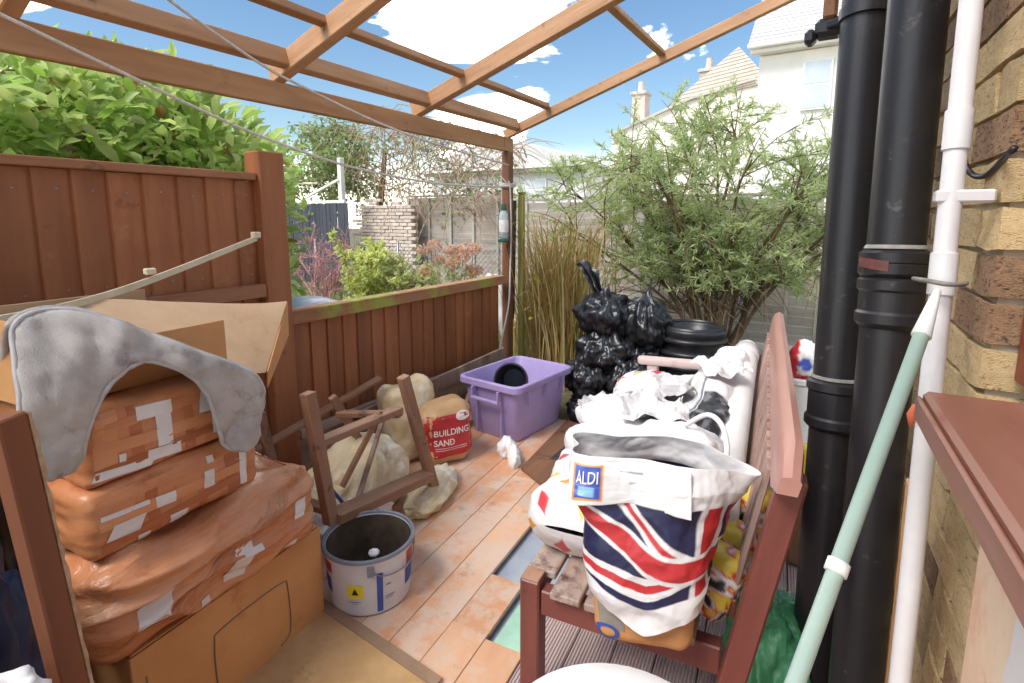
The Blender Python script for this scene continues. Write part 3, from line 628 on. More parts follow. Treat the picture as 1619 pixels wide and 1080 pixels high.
# things at the extreme left
pl = thing('leaning_panel', 'raw brown board with frayed edge standing at the left edge', 'board', (-1.11, .325, 0))
b = box_bm(.03, .044, 1.10, .003, (0, .011, .55)); link('sheet', bm_me(b), 'panelbrown', pl)
V, F = [], []
for i in range(61):
    z = i / 60 * 1.095; e = .037 + .006 * random.random(); V += [(-.014, .034, z), (.0145, .034, z), (.012, e + .002, z), (-.012, e + .002 * random.random(), z)]
    if i:
        for k in range(4): F.append(((i - 1) * 4 + k, (i - 1) * 4 + (k + 1) % 4, i * 4 + (k + 1) % 4, i * 4 + k))
link('frayed_edge', pyd(V, F), 'fray', pl); pl.rotation_euler = (R(4.5), 0, R(25))
bt = blob('blue_sack', .2, .16, .85, 'bluedark', None, (-1.42, .16, 0), 20, .12, 2.5, 4); tag(bt, 'dark blue sack in the shade behind the brown board, left edge', 'sack')
bs_ = blob('shade_filler', .2, .14, .88, 'blackpl', None, (-1.80, .28, 0), 10, .14, 2.2, 61, 5, .1); tag(bs_, 'tall black filler added to stand in for the shade between the brown board and the boxes', 'sack')  # added black blob: imitates the gap's shade and hides the lit box sides
wcorner = blob('white_cloth', .06, .05, .06, 'whitepl', None, (-1.0, .185, .66), 0, .2, 2.5, 6, 4); tag(wcorner, 'scrap of white cloth at the bottom left corner', 'cloth')
ub = thing('storage_tub', 'dark tub carrying the white cloth at the bottom left corner', 'tub', (-1.04, .06, 0))
lathe('shell', [(.12, 0), (.16, .58), (.17, .6), (.17, .66), (.155, .66), (.15, .6)], 'blackpl', ub, 30)

# ================================================================== BROKEN CHAIR, BUCKET, FLOOR THINGS
ch = thing('chair_frame', 'broken bare wooden chair frame tipped against the sand sacks', 'chair frame', (-1.65, 1.5, 0))
def cbar(n, p, q, a, b_, m='oldwood'): return bar(n, Vector(p) - Vector(ch.location), Vector(q) - Vector(ch.location), a, b_, m, ch)
cbar('leg', (-1.65, 1.225, .755), (-1.60, 1.262, .225), .046, .046)
cbar('leg', (-1.65, 1.735, .685), (-1.62, 1.90, .06), .046, .046)
cbar('seat_rail', (-1.60, 1.27, .245), (-1.61, 1.84, .17), .085, .04)
cbar('back_rail', (-1.665, 1.25, .535), (-1.675, 1.73, .525), .055, .03)
cbar('leg', (-2.0, 1.62, .56), (-1.95, 1.86, .08), .032, .036)
cbar('leg', (-2.0, 1.25, .60), (-1.95, 1.3, .12), .032, .036)
cbar('seat_rail', (-1.67, 1.735, .50), (-1.99, 1.64, .47), .045, .025)
cbar('seat_rail', (-1.62, 1.27, .27), (-1.955, 1.295, .22), .05, .025)
cbar('stretcher', (-1.68, 1.62, .55), (-1.72, 1.42, .27), .022, .022)
dp = bar('loose_plank', (-2.30, 1.40, .30), (-2.12, 2.05, .52), .05, .02, 'oldwood'); tag(dp, 'dark loose plank slanting by the fence post behind the chair frame', 'plank')
dp2 = bar('loose_plank', (-2.30, 2.06, .24), (-2.20, 3.45, .34), .022, .10, 'weather'); tag(dp2, 'long flaking plank resting along the low fence foot', 'plank')
dp3 = bar('loose_plank', (-2.02, 2.62, .02), (-2.2, 3.1, .25), .03, .09, 'oldwood'); tag(dp3, 'brown offcut between the sand sack and the lilac crate', 'plank')
wp2 = box('tile_offcut', -2.345, -2.325, 3.15, 3.50, .24, .31, 'slab', None, .003); tag(wp2, 'pale grey tile strip on the fence foot by the pergola post', 'tile')
db = thing('rubble', 'dark bits of timber and rubble at the foot of the fence post', 'rubble', (-2.1, 1.3, 0))
for k in range(14):
    x, y = random.uniform(-2.25, -1.95), random.uniform(1.12, 1.5); b = box_bm(random.uniform(.04, .12), random.uniform(.04, .14), random.uniform(.03, .07), .006)
    o = link('piece', bm_me(b), random.choice(['oldwood', 'weather', 'slab', 'brickdark']), db, (x + 2.1, y - 1.3, .03 + .045 * (k // 3)), (random.uniform(-.4, .4), random.uniform(-.4, .4), random.uniform(0, 3)))

bk = thing('paint_bucket', 'empty white plastic bucket with yellow label and grimy inside on the boards', 'bucket', (-1.42, 1.285, .002), -12)
lathe('body', [(.0, .0), (.143, 0), (.148, .004), (.160, .20), (.166, .203), (.168, .212), (.166, .222), (.160, .222), (.156, .215), (.143, .012), (0, .012)], 'bucketw', bk, 56)
lathe('lining', [(.1415, .0135), (.1545, .213)], 'bucketin', bk, 56, caps=False).data.flip_normals()
o = lathe('lining', [(0, .0132), (.1405, .0135)], 'bucketin', bk, 56, caps=False)
lathe('rim', [(.1562, .2165), (.158, .224), (.164, .227), (.1695, .224), (.1705, .214), (.1665, .2095)], 'rimgrey', bk, 56, caps=False)
def on_bucket(u, v, e=.0015): r = .1475 + .0125 * (v / .2) + e; return (r * math.cos(u), r * math.sin(u), v)
def bpatch(n, a0, a1, v0, v1, m, e=.0015): return grid(n, lambda u, v: on_bucket(R(a0 + (a1 - a0) * u), v0 + (v1 - v0) * v, e), 10, 6, m, bk)
bpatch('yellow_label', -62, -40, .075, .128, 'yellow'); bpatch('blue_stripe', -23, -15, .012, .165, 'blue'); bpatch('red_band', -112, -86, .15, .19, 'red'); bpatch('blue_band', -118, -90, .07, .13, 'blue'); bpatch('red_band', 24, 44, .14, .19, 'red'); bpatch('blue_band', 22, 46, .06, .125, 'blue')
tri = pyd([on_bucket(R(-51 + (x - .5) * 9), .09 + y * .026, .0028) for x, y in ((0, 0), (1, 0), (.5, 1))], [(0, 1, 2)]); link('warning_mark', tri, 'black', bk)
for a0, a1, z0, z1 in ((-12, 2, .062, .066), (-12, -1, .054, .057), (-11, -4, .108, .113), (-60, -44, .060, .063), (-58, -48, .053, .055)): bpatch('small_print', a0, a1, z0, z1, 'rimgrey', .0026)
hpts = [on_bucket(R(a), z, .007) for a, z in ((-30, .19), (-26, .17), (-10, .15), (15, .143), (40, .15), (56, .17), (60, .19))]
tube('handle', spline(hpts, 6), .0022, 'metal', bk, 6)
for a in (-30, 60): o = box('handle_lug', -.006, .006, -.012, .012, -.02, .02, 'rimgrey', bk, .002); o.location = on_bucket(R(a), .182, .004); o.rotation_euler = (0, 0, R(a))
sp = blob('paint_scraper_ball', .018, .018, .02, 'foam', bk, (.09, -.035, .20), 0, .1, 3, 2, 3); sp.name = 'stirrer_knob'
tube('stirrer', [(.092, -.035, .212), (.02, .03, .016)], .005, 'oldwood', bk, 8)

cm = thing('floor_sheet', 'sandy hardboard sheet with grey edge strip on the floor in front', 'sheet', (-1.2, .6, 0))
V = [(-1.53, 1.14), (-.93, 1.10), (-.84, .1), (-1.5, .1)]
def poly_prism(name, P, z0, z1, m, parent):
    l0 = parent.location; n = len(P); Vv = [(x - l0.x, y - l0.y, z0) for x, y in P] + [(x - l0.x, y - l0.y, z1) for x, y in P]
    F = [tuple(range(n)), tuple(range(n, 2 * n))] + [(i, (i + 1) % n, n + (i + 1) % n, n + i) for i in range(n)]
    me = pyd(Vv, F); bm = bmesh.new(); bm.from_mesh(me); bmesh.ops.recalc_face_normals(bm, faces=bm.faces[:]); bm.to_mesh(me); bm.free(); return link(name, me, m, parent)
poly_prism('board', V, .004, .012, 'cardboardmat', cm)
poly_prism('edge_strip', [(-1.53, 1.145), (-.928, 1.105), (-.925, 1.065), (-1.53, 1.105)], .0125, .0155, mat('grey brown strip', A(156, 128, 102), A(140, 112, 88), .8, 12, bump=.2), cm)

dm = thing('doormat_board', 'brown rusty board with small grating lying by the bench', 'board', (-1.3, 2.75, 0))
poly_prism('board', [(-1.22, 2.30), (-1.42, 2.41), (-1.51, 3.18), (-1.20, 3.14), (-1.1, 2.5)], .004, .02, 'rustbrown', dm)
for k in range(9): o = bar('grating_bar', Vector((-1.33, 2.60 + k * .026, .0235)) - dm.location, Vector((-1.17, 2.64 + k * .026, .0235)) - dm.location, .010, .006, 'blackpl', dm, .001)
poly_prism('grating_pan', [(-1.335, 2.575), (-1.165, 2.615), (-1.165, 2.875), (-1.335, 2.835)], .0201, .0208, mat('dark grating pan', A(84, 76, 72), A(70, 62, 58), .8, 8), dm)

wf_ = thing('crumpled_packet', 'torn white foam packet lying on the boards by the lilac crate', 'packet', (-1.56, 2.5, .002))
o = blob('foam_end', .035, .075, .10, 'foam', wf_, (.05, -.02, 0), 35, .15, 2, 3, 4); o.rotation_euler.x = .5
blob('film', .05, .05, .11, 'whitepl', wf_, (-.03, .03, 0), 0, .25, 2.5, 8, 4)

# sand
sg = thing('sand_sack', 'sack of building sand with red panel standing on the boards', 'sack', (-1.90, 2.31, .002), -24)
bs = soft_box('sack', .22, .30, .34, 'sandbag', sg, r=.075, amp=.018, nsc=6, seed=2, n=22, bulge=.10, wrinkle=.006, wdir=(1, 1, 1))
V, F = quad_grid([(.5, -.15, .06), (.5, .15, .06), (.5, .15, .30), (.5, -.15, .30)], 14, 12); pn = drop(bs, V, F, (-1, 0, 0), .002, 'red_panel', 'red', sg)
for s, z0, hh in (('BUILDING', .185, .05), ('SAND', .128, .05)):
    V, F = text_vf(s, hh); wd_ = .21 if s == 'BUILDING' else .115; k = wd_ / V[:, 0].max()
    drop(bs, [(.5, -.105 + x * k, z0 + y) for x, y in V], F, (-1, 0, 0), .0036, 'lettering', 'whiteprint', sg)
for z0 in (.10, .112):
    V, F = quad_grid([(.5, -.1, z0), (.5, .09, z0), (.5, .09, z0 + .003), (.5, -.1, z0 + .003)], 8, 1); drop(bs, V, F, (-1, 0, 0), .0036, 'small_print', 'whiteprint', sg)
a = np.linspace(0, 2 * math.pi, 21)[:-1]; drop(bs, [(.5, .07, .285)] + [(.5, .07 + .045 * math.cos(t), .285 + .028 * math.sin(t)) for t in a], [(0, i + 1, (i + 1) % 20 + 1) for i in range(20)], (-1, 0, 0), .0040, 'round_mark', 'whiteprint', sg)
s2 = thing('sand_sack', 'half empty clear sack of pale sand slumped above the red panelled sack', 'sack', (-2.08, 2.22, .0), -10)
soft_box('sack', .20, .30, .46, 'sandclear', s2, r=.07, amp=.03, nsc=5, seed=7, n=24, bulge=.04, wrinkle=.008, wdir=(1, 1, .5))
s3 = blob('sand_sack', .2, .29, .32, 'beige', None, (-1.93, 1.70, 0), 15, .12, 2.0, 11, 5, .05, fine=.02); tag(s3, 'slumped dirty beige sack behind the broken chair frame', 'sack')
s4 = blob('sand_sack', .10, .24, .10, 'beige', None, (-1.66, 1.93, .0), 20, .12, 2.6, 13, 5, .05, fine=.02); tag(s4, 'flat beige sack end poking out below the chair leg', 'sack')
s5 = blob('plastic_sheet', .2, .16, .16, 'whitepl', None, (-1.82, 1.52, .0), 15, .25, 2.8, 17, 5, .12); tag(s5, 'crumpled whitish plastic behind the bucket under the chair frame', 'plastic sheet')
st2 = tube('blue_stick', [(-1.78, 1.38, .30), (-1.70, 1.46, .12)], .008, 'blue', None, 8); tag(st2, 'thin blue stick among the sacks inside the chair frame', 'stick')
st3 = bar('loose_stick', (-1.74, 1.70, .50), (-1.66, 1.42, .16), .022, .016, 'weather'); tag(st3, 'pale grey stick slanting across the chair frame', 'stick')

# lilac crate
cr_ = thing('storage_crate', 'lilac plastic storage crate with rolled rim beside the bin bags', 'crate', (-1.79, 2.98, .002), -6)
def rrect(hx, hy, r, n=6):
    P = []
    for cx, cy, a0 in ((hx - r, hy - r, 0), (-hx + r, hy - r, 90), (-hx + r, -hy + r, 180), (hx - r, -hy + r, 270)):
        for k in range(n + 1): a = R(a0 + 90 * k / n); P.append((cx + r * math.cos(a), cy + r * math.sin(a)))
    return P
def shell(name, levels, m, parent, close0=True, close1=False):
    V, F = [], []
    for hx, hy, r, z in levels: V += [(x, y, z) for x, y in rrect(hx, hy, r)]
    n = len(V) // len(levels)
    for i in range(len(levels) - 1):
        for k in range(n): F.append((i * n + k, i * n + (k + 1) % n, (i + 1) * n + (k + 1) % n, (i + 1) * n + k))
    if close0: F.append(tuple(range(n))[::-1])
    if close1: F.append(tuple((len(levels) - 1) * n + k for k in range(n)))
    me = pyd(V, F); me.shade_smooth(); me.set_sharp_from_angle(angle=R(40)); return link(name, me, m, parent)
shell('shell', [(.185, .25, .04, 0), (.19, .255, .045, .006), (.222, .30, .05, .33), (.246, .325, .06, .335), (.25, .33, .06, .34), (.25, .33, .06, .375), (.244, .324, .06, .381), (.228, .308, .055, .381), (.222, .30, .05, .372), (.184, .248, .04, .012)], 'purple', cr_, True, True)
for hx in (-.10, .10):
    box('rib', hx - .004, hx + .004, -.303, -.27, .02, .30, 'purple', cr_, .002)
box('handle', -.11, .11, -.352, -.331, .255, .275, 'purple', cr_, .004); box('handle_strut', -.112, -.098, -.347, -.305, .276, .337, 'purple', cr_, .003); box('handle_strut', .098, .112, -.347, -.305, .276, .337, 'purple', cr_, .003)
for k in (-.2, 0, .2): box('rib', .228, .247, k - .004, k + .004, .24, .33, 'purple', cr_, .002)
pot = thing('plant_pot', 'black ribbed plant pot lying on its side inside the lilac crate', 'pot', (-1.84, 3.02, .29), 0)
prof = [(.07, -.02), (.072, 0)] + [(.075 + .0022 * k + (.004 if k % 2 else 0), .012 * k) for k in range(1, 14)] + [(.115, .165), (.115, .185), (.105, .185), (.098, .16), (.07, .0)]
lathe('wall', prof, mat('dark grey pot plastic', A(62, 60, 64), A(50, 48, 52), .4, 8), pot, 40, (0, 0, 0), (R(-75), 0, R(205)))
pot.location.z = .30

# hanging cords
def rope(name, pts, r, label, cat='rope', n=10, group=None):
    o = tube(name, spline(pts, n), r, 'rope', None, 8); return tag(o, label, cat, group)
rope('washing_line', [(-2.2, .45, 2.07), (-2.22, .64, 2.015), (-2.24, .97, 1.918), (-2.26, 1.48, 1.775), (-2.28, 2.07, 1.672), (-2.32, 2.88, 1.63), (-2.355, 3.78, 1.655)], .0065, 'lower white washing line sagging from the top left corner to the post', 'washing line')
rope('washing_line', [(-2.1, .9, 2.28), (-2.2, 1.15, 2.20), (-2.27, 1.54, 2.085), (-2.28, 1.78, 2.03), (-2.3, 2.29, 1.94), (-2.32, 2.88, 1.88), (-2.355, 3.78, 1.83)], .0065, 'upper white washing line running under the rafters to the post', 'washing line')
rope('hanging_cord', [(-2.34, 3.76, 1.70), (-2.335, 3.775, 1.62), (-2.33, 3.78, 1.3), (-2.34, 3.78, .95), (-2.33, 3.74, .68), (-2.31, 3.6, .42), (-2.3, 3.52, .22), (-2.28, 3.5, .10)], .007, 'white cord hanging down the pergola post beside the bottle', 'cord')
tl = thing('rope_knot', 'white rope tied round the pergola post', 'rope', (-2.4, 3.84, 1.66))
for k in range(3):
    pts = [(.048 * math.copysign(min(1, abs(math.cos(t)) * 1.4), math.cos(t)), -.002 + .05 * math.copysign(min(1, abs(math.sin(t)) * 1.4), math.sin(t)), .011 * k + .006 * math.sin(2 * t)) for t in np.linspace(0, 2 * math.pi, 25)]
    tube('coil', pts, .006, 'rope', tl, 6)
tube('tail', spline([(.04, -.05, .01), (.01, -.07, .05), (-.02, -.085, .085)], 5), .005, 'rope', tl, 6)
fd = thing('bird_feeder', 'clear bottle with green base and cap hung on the pergola post', 'bird feeder', (-2.37, 3.73, 1.20))
lathe('base', [(.0, 0), (.048, .004), (.052, .012), (.05, .03), (.034, .036), (0, .036)], 'dgreen', fd, 28)
lathe('bottle', [(.030, .037), (.038, .05), (.039, .2), (.034, .235), (.02, .27), (.018, .30)], 'feeder', fd, 28)
lathe('label', [(.0396, .085), (.0398, .086), (.0398, .185), (.0396, .186)], 'paper', fd, 28, caps=False)
lathe('cap', [(.024, .262), (.026, .27), (.02, .315), (0, .322)], 'dgreen', fd, 20)
bl = bar('black_board', (-2.46, 4.0, .5), (-2.42, 3.97, 1.55), .02, .07, 'fblack'); tag(bl, 'black narrow board leaning just behind the pergola post', 'board')
# ================================================================== BENCH AND WHAT LIES ON IT
be = thing('garden_bench', 'red brown slatted garden bench with faded top rail loaded with sacks', 'bench', (-.665, 1.20, 0), 6)
BL = 1.72
def bb(n, x0, x1, y0, y1, z0, z1, m, bev=.004): return box(n, x0, x1, y0, y1, z0, z1, m, be, bev)
bb('leg', -.03, .028, -.03, .03, 0, .40, 'benchred', .005)
o = bb('leg_end_grain', -.028, .026, -.028, .028, .4005, .405, 'oldwood', .002)
bb('leg', -.03, .028, BL - .03, BL + .03, 0, .585, 'benchpale', .005)
for y in (-.05, BL): bar('back_post', (.47, y, 0), (.62, y, .86), .055, .06, 'benchred', be, .005, up=(0, 1, 0))
bb('side_rail', .03, .50, -.022, .022, .30, .375, 'benchred'); bb('side_rail', .03, .455, BL - .022, BL + .022, .30, .375, 'benchred')
bb('front_rail', -.012, .012, .032, BL - .032, .305, .372, 'benchred')
for k, x in enumerate((-.005, .092, .189, .286, .383)): bb('seat_slat', x + .004 - .03, x + .088 - .03, (.034 if k == 0 else -.045), BL + (-.034 if k == 0 else .04), .376 + .001 * (k % 2), .398, 'benchseat', .003)
# far arm rest: flat with rounded front
arm = shell('arm_rest', [(.30, .034, .03, 0), (.303, .037, .033, .006), (.303, .037, .033, .03), (.30, .034, .03, .036)], 'benchpale', be, True, True); arm.location = (.215, BL, .587); arm.rotation_euler = (0, R(-1.5), 0)
# backrest: lower rail, slats, broad faded top rail
def backx(z): return .47 + .145 * z / .86 - .035
bar('back_rail', (backx(.45), -.0 + .03, .45), (backx(.45), BL - .03, .45), .03, .05, 'benchred', be)
ns = 24
for k in range(ns):
    y = .06 + (BL - .12) * k / (ns - 1); bar('back_slat', (backx(.47) + .002, y, .475), (backx(.83) + .002, y, .825), .014, .042, 'benchslat', be, .003, up=(0, 1, 0))
V = []; prof = [(-.022, -.05), (.022, -.05), (.024, .03), (.018, .052), (0, .062), (-.018, .052), (-.024, .03)]
yy = np.linspace(-.135, BL + .075, 21)
for y in yy:
    e = min(y + .135, BL + .075 - y); k = 1 if e > .06 else .35 + .65 * math.sin(max(e, 0) / .06 * math.pi / 2)
    V += [(x * (1 if e > .02 else .85) + .1686 * zz * (k), y, zz * k) for x, zz in prof]
n_ = len(prof); F = [(i * n_ + k, i * n_ + (k + 1) % n_, (i + 1) * n_ + (k + 1) % n_, (i + 1) * n_ + k) for i in range(20) for k in range(n_)] + [tuple(range(n_))[::-1], tuple(20 * n_ + k for k in range(n_))]
o = link('top_rail', pyd(V, F), 'benchpink', be, (backx(.86) + .028, 0, .87)); o.data.shade_smooth(); o.data.set_sharp_from_angle(angle=R(40))

WHT = (.80, .79, .78); GRY = (.20, .20, .21); BLK = (.02, .02, .022); NVY = (.018, .02, .07); RED = (.55, .035, .04); YEL = (.72, .52, .05); ORG = (.75, .33, .05); PNK = (.66, .06, .07); BLU = (.05, .10, .45); SKY = (.25, .5, .7)
def sack_fn(P0, P1, hw, hh, seed, amp=.02, p=2.6, sag=.0, up=(0, 0, 1), end=.12, fold=.02):
    P0, P1, up = Vector(P0), Vector(P1), Vector(up); ax = (P1 - P0); sd = ax.cross(up).normalized(); upn = sd.cross(ax).normalized()
    def f(u, v):
        a = 2 * math.pi * u; ca, sa = math.cos(a), math.sin(a); rr = 1 / (abs(ca) ** p + abs(sa) ** p) ** (1 / p)
        e = min(v, 1 - v); k = min(1, (e / end) ** .5) if e < end else 1; kh = max(k, .02); kw = .55 + .45 * k if e > 0 else .5
        q = P0 + ax * v - upn * (sag * math.sin(math.pi * v)) + sd * (hw * ca * rr * kw) + upn * (hh * sa * rr * kh)
        nrm_ = (sd * ca + upn * sa); dn = amp * fbm(q, 6, 4, seed) + fold * (1 - abs(mnoise.noise(Vector((q.x * 5, q.y * 3, q.z * 9)) + Vector((seed, 0, 0)))) * 2.5)
        return q + nrm_ * dn * (.3 + .7 * kh)
    return f
def diamond(u, v):
    # quilted sack: rows of red, yellow and orange diamonds
    U, Vv = u * 12, v * 24; i, j = math.floor(U), math.floor(Vv); a, b = U - i - .5, Vv - j - .5
    if abs(a) + abs(b) < .42 and (i + j) % 2 == 0:
        return (PNK, YEL, PNK, ORG)[(i + j * 3) // 2 % 4]
    return WHT
def col_quilt(u, v):
    if .30 < v < .42 and .15 < u < .55: return (.78, .80, .82)
    return diamond(u, v)
t = thing('patterned_sack', 'long white quilted bag with red and yellow diamonds along the bench front', 'bag', (-.6, 1.4, .4))
L0 = Vector(t.location)
fq = sack_fn(Vector((-.585, 1.27, .52)) - L0, Vector((-.79, 2.70, .51)) - L0, .15, .115, 3, .02, 2.3, 0, end=.05, fold=.006)
grid('quilt', fq, 200, 360, 'print', t, col_quilt)
tube('tie', [Vector(fq(a, .36)) + (Vector(fq(a, .36)) - Vector((-.077, .5, .14))).normalized() * .004 for a in np.linspace(.02, .62, 30)], .007, 'blackpl', t, 8)
def stext(th, f, s, u0, v0, du, dv, m, off=.004, flip=1):
    V, F = text_vf(s, 1); V = V / np.array([V[:, 0].max(), V[:, 1].max()])
    P = []
    for x, y in V:
        u, v = u0 + du[0] * x + dv[0] * y, v0 + du[1] * x + dv[1] * y
        p = Vector(f(u, v)); e = .004; n = (Vector(f(u + e, v)) - p).cross(Vector(f(u, v + e)) - p).normalized() * flip; P.append(p + n * off)
    return link('lettering', pyd(P, F), m, th)
w1 = thing('white_sack', 'white plastic sack with a grey printed panel lying on the patterned bag', 'sack', (-.6, 2.1, .6))
L0 = Vector(w1.location)
f1 = sack_fn(Vector((-.63, 1.55, .63)) - L0, Vector((-.50, 2.36, .64)) - L0, .15, .07, 7, .022, 2.8, 0, end=.07, fold=.013)
def col_w1(u, v):
    if .105 < u < .225:
        if .25 < v < .93: return tuple(.8 * a for a in GRY) if v < .6 else GRY
        if .22 < v < .245: return BLU
    return WHT
grid('film', f1, 120, 130, 'print', w1, col_w1)
stext(w1, f1, 'G', .19, .42, (-.05, 0), (0, .09), 'whiteprint', .004, 1)
w2 = thing('white_sack', 'white plastic sack with a black panel beside the bench back', 'sack', (-.38, 2.1, .5))
L0 = Vector(w2.location)
f2 = sack_fn(Vector((-.37, 1.60, .60)) - L0, Vector((-.40, 2.62, .67)) - L0, .095, .11, 12, .026, 2.6, 0, end=.1, fold=.018)
def col_w2(u, v):
    if (.10 < u < .27) and .15 < v < .46: return BLK if fbm((u * 9, v * 9, 0), 2) < .25 else GRY
    if (.28 < u < .29) and .12 < v < .6: return NVY
    return WHT
grid('film', f2, 120, 130, 'print', w2, col_w2)
w3 = blob('white_bag', .16, .13, .16, 'whitepl', None, (-.40, 1.62, .60), 20, .14, 1.6, 21, 5, .05, fine=.008); tag(w3, 'crumpled white carrier bag between the flag bag and the white sacks', 'bag')
w4 = grid('white_bag', sack_fn((-.235, .30, -.06), (.14, -.12, .04), .10, .045, 25, .012, 2.3, 0, end=.2, fold=.010), 60, 50, 'whitepl', None, None, (-.60, 1.70, .67)); tag(w4, 'white bag end spilling over the bench front edge', 'bag')
w5 = blob('white_bag', .075, .08, .11, 'whitepl', None, (-.38, 2.56, .70), 10, .14, 1.6, 29, 5, .05, fine=.008); tag(w5, 'small white bag at the far end beside the arm rest', 'bag')
tube('bag_handle', spline([(-.36, 1.60, .77), (-.30, 1.62, .81), (-.25, 1.58, .80), (-.22, 1.5, .76), (-.22, 1.42, .73)], 6), .008, 'whitepl'); o = bpy.context.scene.objects['bag_handle']; o.parent = w3; o.matrix_parent_inverse = Matrix.Translation(w3.location).inverted() if False else (Matrix.Translation((-.40, 1.62, .60)) @ Matrix.Rotation(R(20), 4, 'Z')).inverted()
for k, (x, y, z, sx_, sy_, rz_, lab) in enumerate([
    (-.50, 1.75, .745, .22, .26, 20, 'crumpled white sheet on top of the heap nearest the flag bag'), (-.56, 1.98, .745, .2, .26, -25, 'crumpled white sheet across the grey panelled sack'),
    (-.38, 2.28, .775, .16, .22, 40, 'crumpled white sheet against the foam roll'), (-.74, 1.95, .655, .2, .2, 10, 'torn white sheet hanging over the bench front')]):
    def fs(u, v, k=k, sx_=sx_, sy_=sy_): 
        X_, Y_ = (u - .5) * sx_, (v - .5) * sy_; return Vector((X_ + .012 * fbm((u * 2, v * 2, k), 2), Y_ + .02 * fbm((u * 2, v * 2, k + 9), 2), .05 * (1 - abs(mnoise.noise(Vector((X_ * 9, Y_ * 7, k * 3.3)))) * 2.2) + .02 * fbm((X_, Y_, k), 14, 3, k) - 1.3 * (X_ * X_ + Y_ * Y_)))
    o = grid('crumpled_sheet', fs, 22, 22, 'paper', None, None, (x, y, z), .0015, smooth=False, rot=(0, 0, R(rz_))); tag(o, lab, 'sheet', 'crumpled white sheets on the bench')
ro = thing('foam_roll', 'long white foam roll leaning along the bench slats', 'roll', (-.3, 2.1, .6))
L0 = Vector(ro.location); pa, pb_ = Vector((-.225, 1.43, .60)) - L0, Vector((-.355, 2.85, .735)) - L0; dn = (pb_ - pa).normalized()
tube('roll', [pa, pa + dn * .02] + [pa.lerp(pb_, k) for k in (.2, .4, .6, .8)] + [pb_, pb_ + dn * .03, pb_ + dn * .05, pb_ + dn * .058], [.05, .055, .055, .055, .055, .055, .057, .05, .03, .008], 'foam', ro, 24)
tube('end_wrap', [pb_ - dn * .12, pb_ - dn * .1, pb_ - dn * .02], [.058, .0605, .0605], 'paper', ro, 24)

# flag shopping bag on a carton
ct = thing('carton', 'brown carton under the flag shopping bag on the near bench end', 'box', (-.35, 1.20, .40), 17)
bc = soft_box('body', .228, .228, .17, 'card', ct, r=.04, amp=.008, nsc=5, seed=6, n=18)
V, F = quad_grid([(-.10, -.5, .06), (-.04, -.5, .05), (-.05, -.5, .13), (-.11, -.5, .14)], 6, 6); drop(bc, V, F, (0, 1, 0), .002, 'grey_print', mat('grey print', A(150, 142, 132), A(132, 126, 118), .7, 14), ct)
a = np.linspace(0, 2 * math.pi, 25)[:-1]
drop(bc, [(-.08 + r_ * math.cos(t), -.5, .04 + r_ * .8 * math.sin(t)) for t in a for r_ in (.018, .028)], [(2 * i, 2 * i + 1, (2 * i + 3) % 48, (2 * i + 2) % 48) for i in range(24)], (0, 1, 0), .0025, 'blue_ring', 'blue', ct)
fb = thing('shopping_bag', 'white shopping bag printed with a red white and blue flag on the near bench end', 'bag', (-.35, 1.21, .535), 17)
# local frame: -y faces the camera
def flag_xyz(u, v):
    a = 2 * math.pi * u; ca, sa = math.cos(a), math.sin(a); pw = 3.2; rr = 1 / (abs(ca) ** pw + abs(sa) ** pw) ** (1 / pw)
    hx = .142 + .045 * v ** 1.4 ; hy = .15 - .06 * v
    x, y = hx * ca * rr, hy * sa * rr
    z = v * .305
    side = max(0, ca) ** 4; z -= side * .03 * v; x += side * .05 * v ** 3
    if v < .2: k = .97 + .03 * (v / .2) ** .6; x *= k; y *= k
    front = max(0, -sa)
    z -= (1 - v) * .07 * front * (1 - (abs(ca)) ** 1.3) * .9
    wv = .010 * fbm((x, y, z), 8, 4, 5) + .014 * v * math.sin(a * 5 + 1.3) * v + .007 * (1 - abs(mnoise.noise(Vector((x * 7, y * 7 + 3, z * 16)))) * 2.5)
    lean = .03 * v
    if v > .86: z -= .0; y += .03 * (v - .86) / .14 * front
    return Vector((x + ca * wv, y + sa * wv + lean * .3, z))
def jack(X, Y):
    """X across -1..1, Y -1..1 upwards: red and white crossing bands on blue, pulled into curves"""
    Y = Y + .16 * math.sin(X * 2.2 + .6) + .30 * X
    if abs(Y) < .21: return RED
    if abs(Y) < .31: return WHT
    if abs(X - 1.0) < .13: return RED
    if abs(X - 1.0) < .22: return WHT
    for sg in (1, -1):
        d = sg * Y - (.92 - X) * .62
        if -.10 < d < .06: return RED
        if -.24 < d < .20: return WHT
    return NVY
def col_flag(u, v):
    a = 2 * math.pi * u; ca, sa = math.cos(a), math.sin(a)
    if sa < -.30:
        X = ca / .92; Y = (v - .46) / .30
        if abs(Y) < 1: return jack(X * 1.25, Y)
        return WHT
    if ca < 0 and sa < .3:
        if .18 < v < .74: return NVY if fbm((v * 9, u * 30, 1), 2) > .15 else (.7, .72, .78)
    if ca > 0 and abs(v - .46) < .3: return RED if sa < .3 and v > .5 else NVY
    return WHT
o = grid('film', flag_xyz, 340, 220, 'print', fb, col_flag); md = o.modifiers.new('t', 'SOLIDIFY'); md.thickness = .002
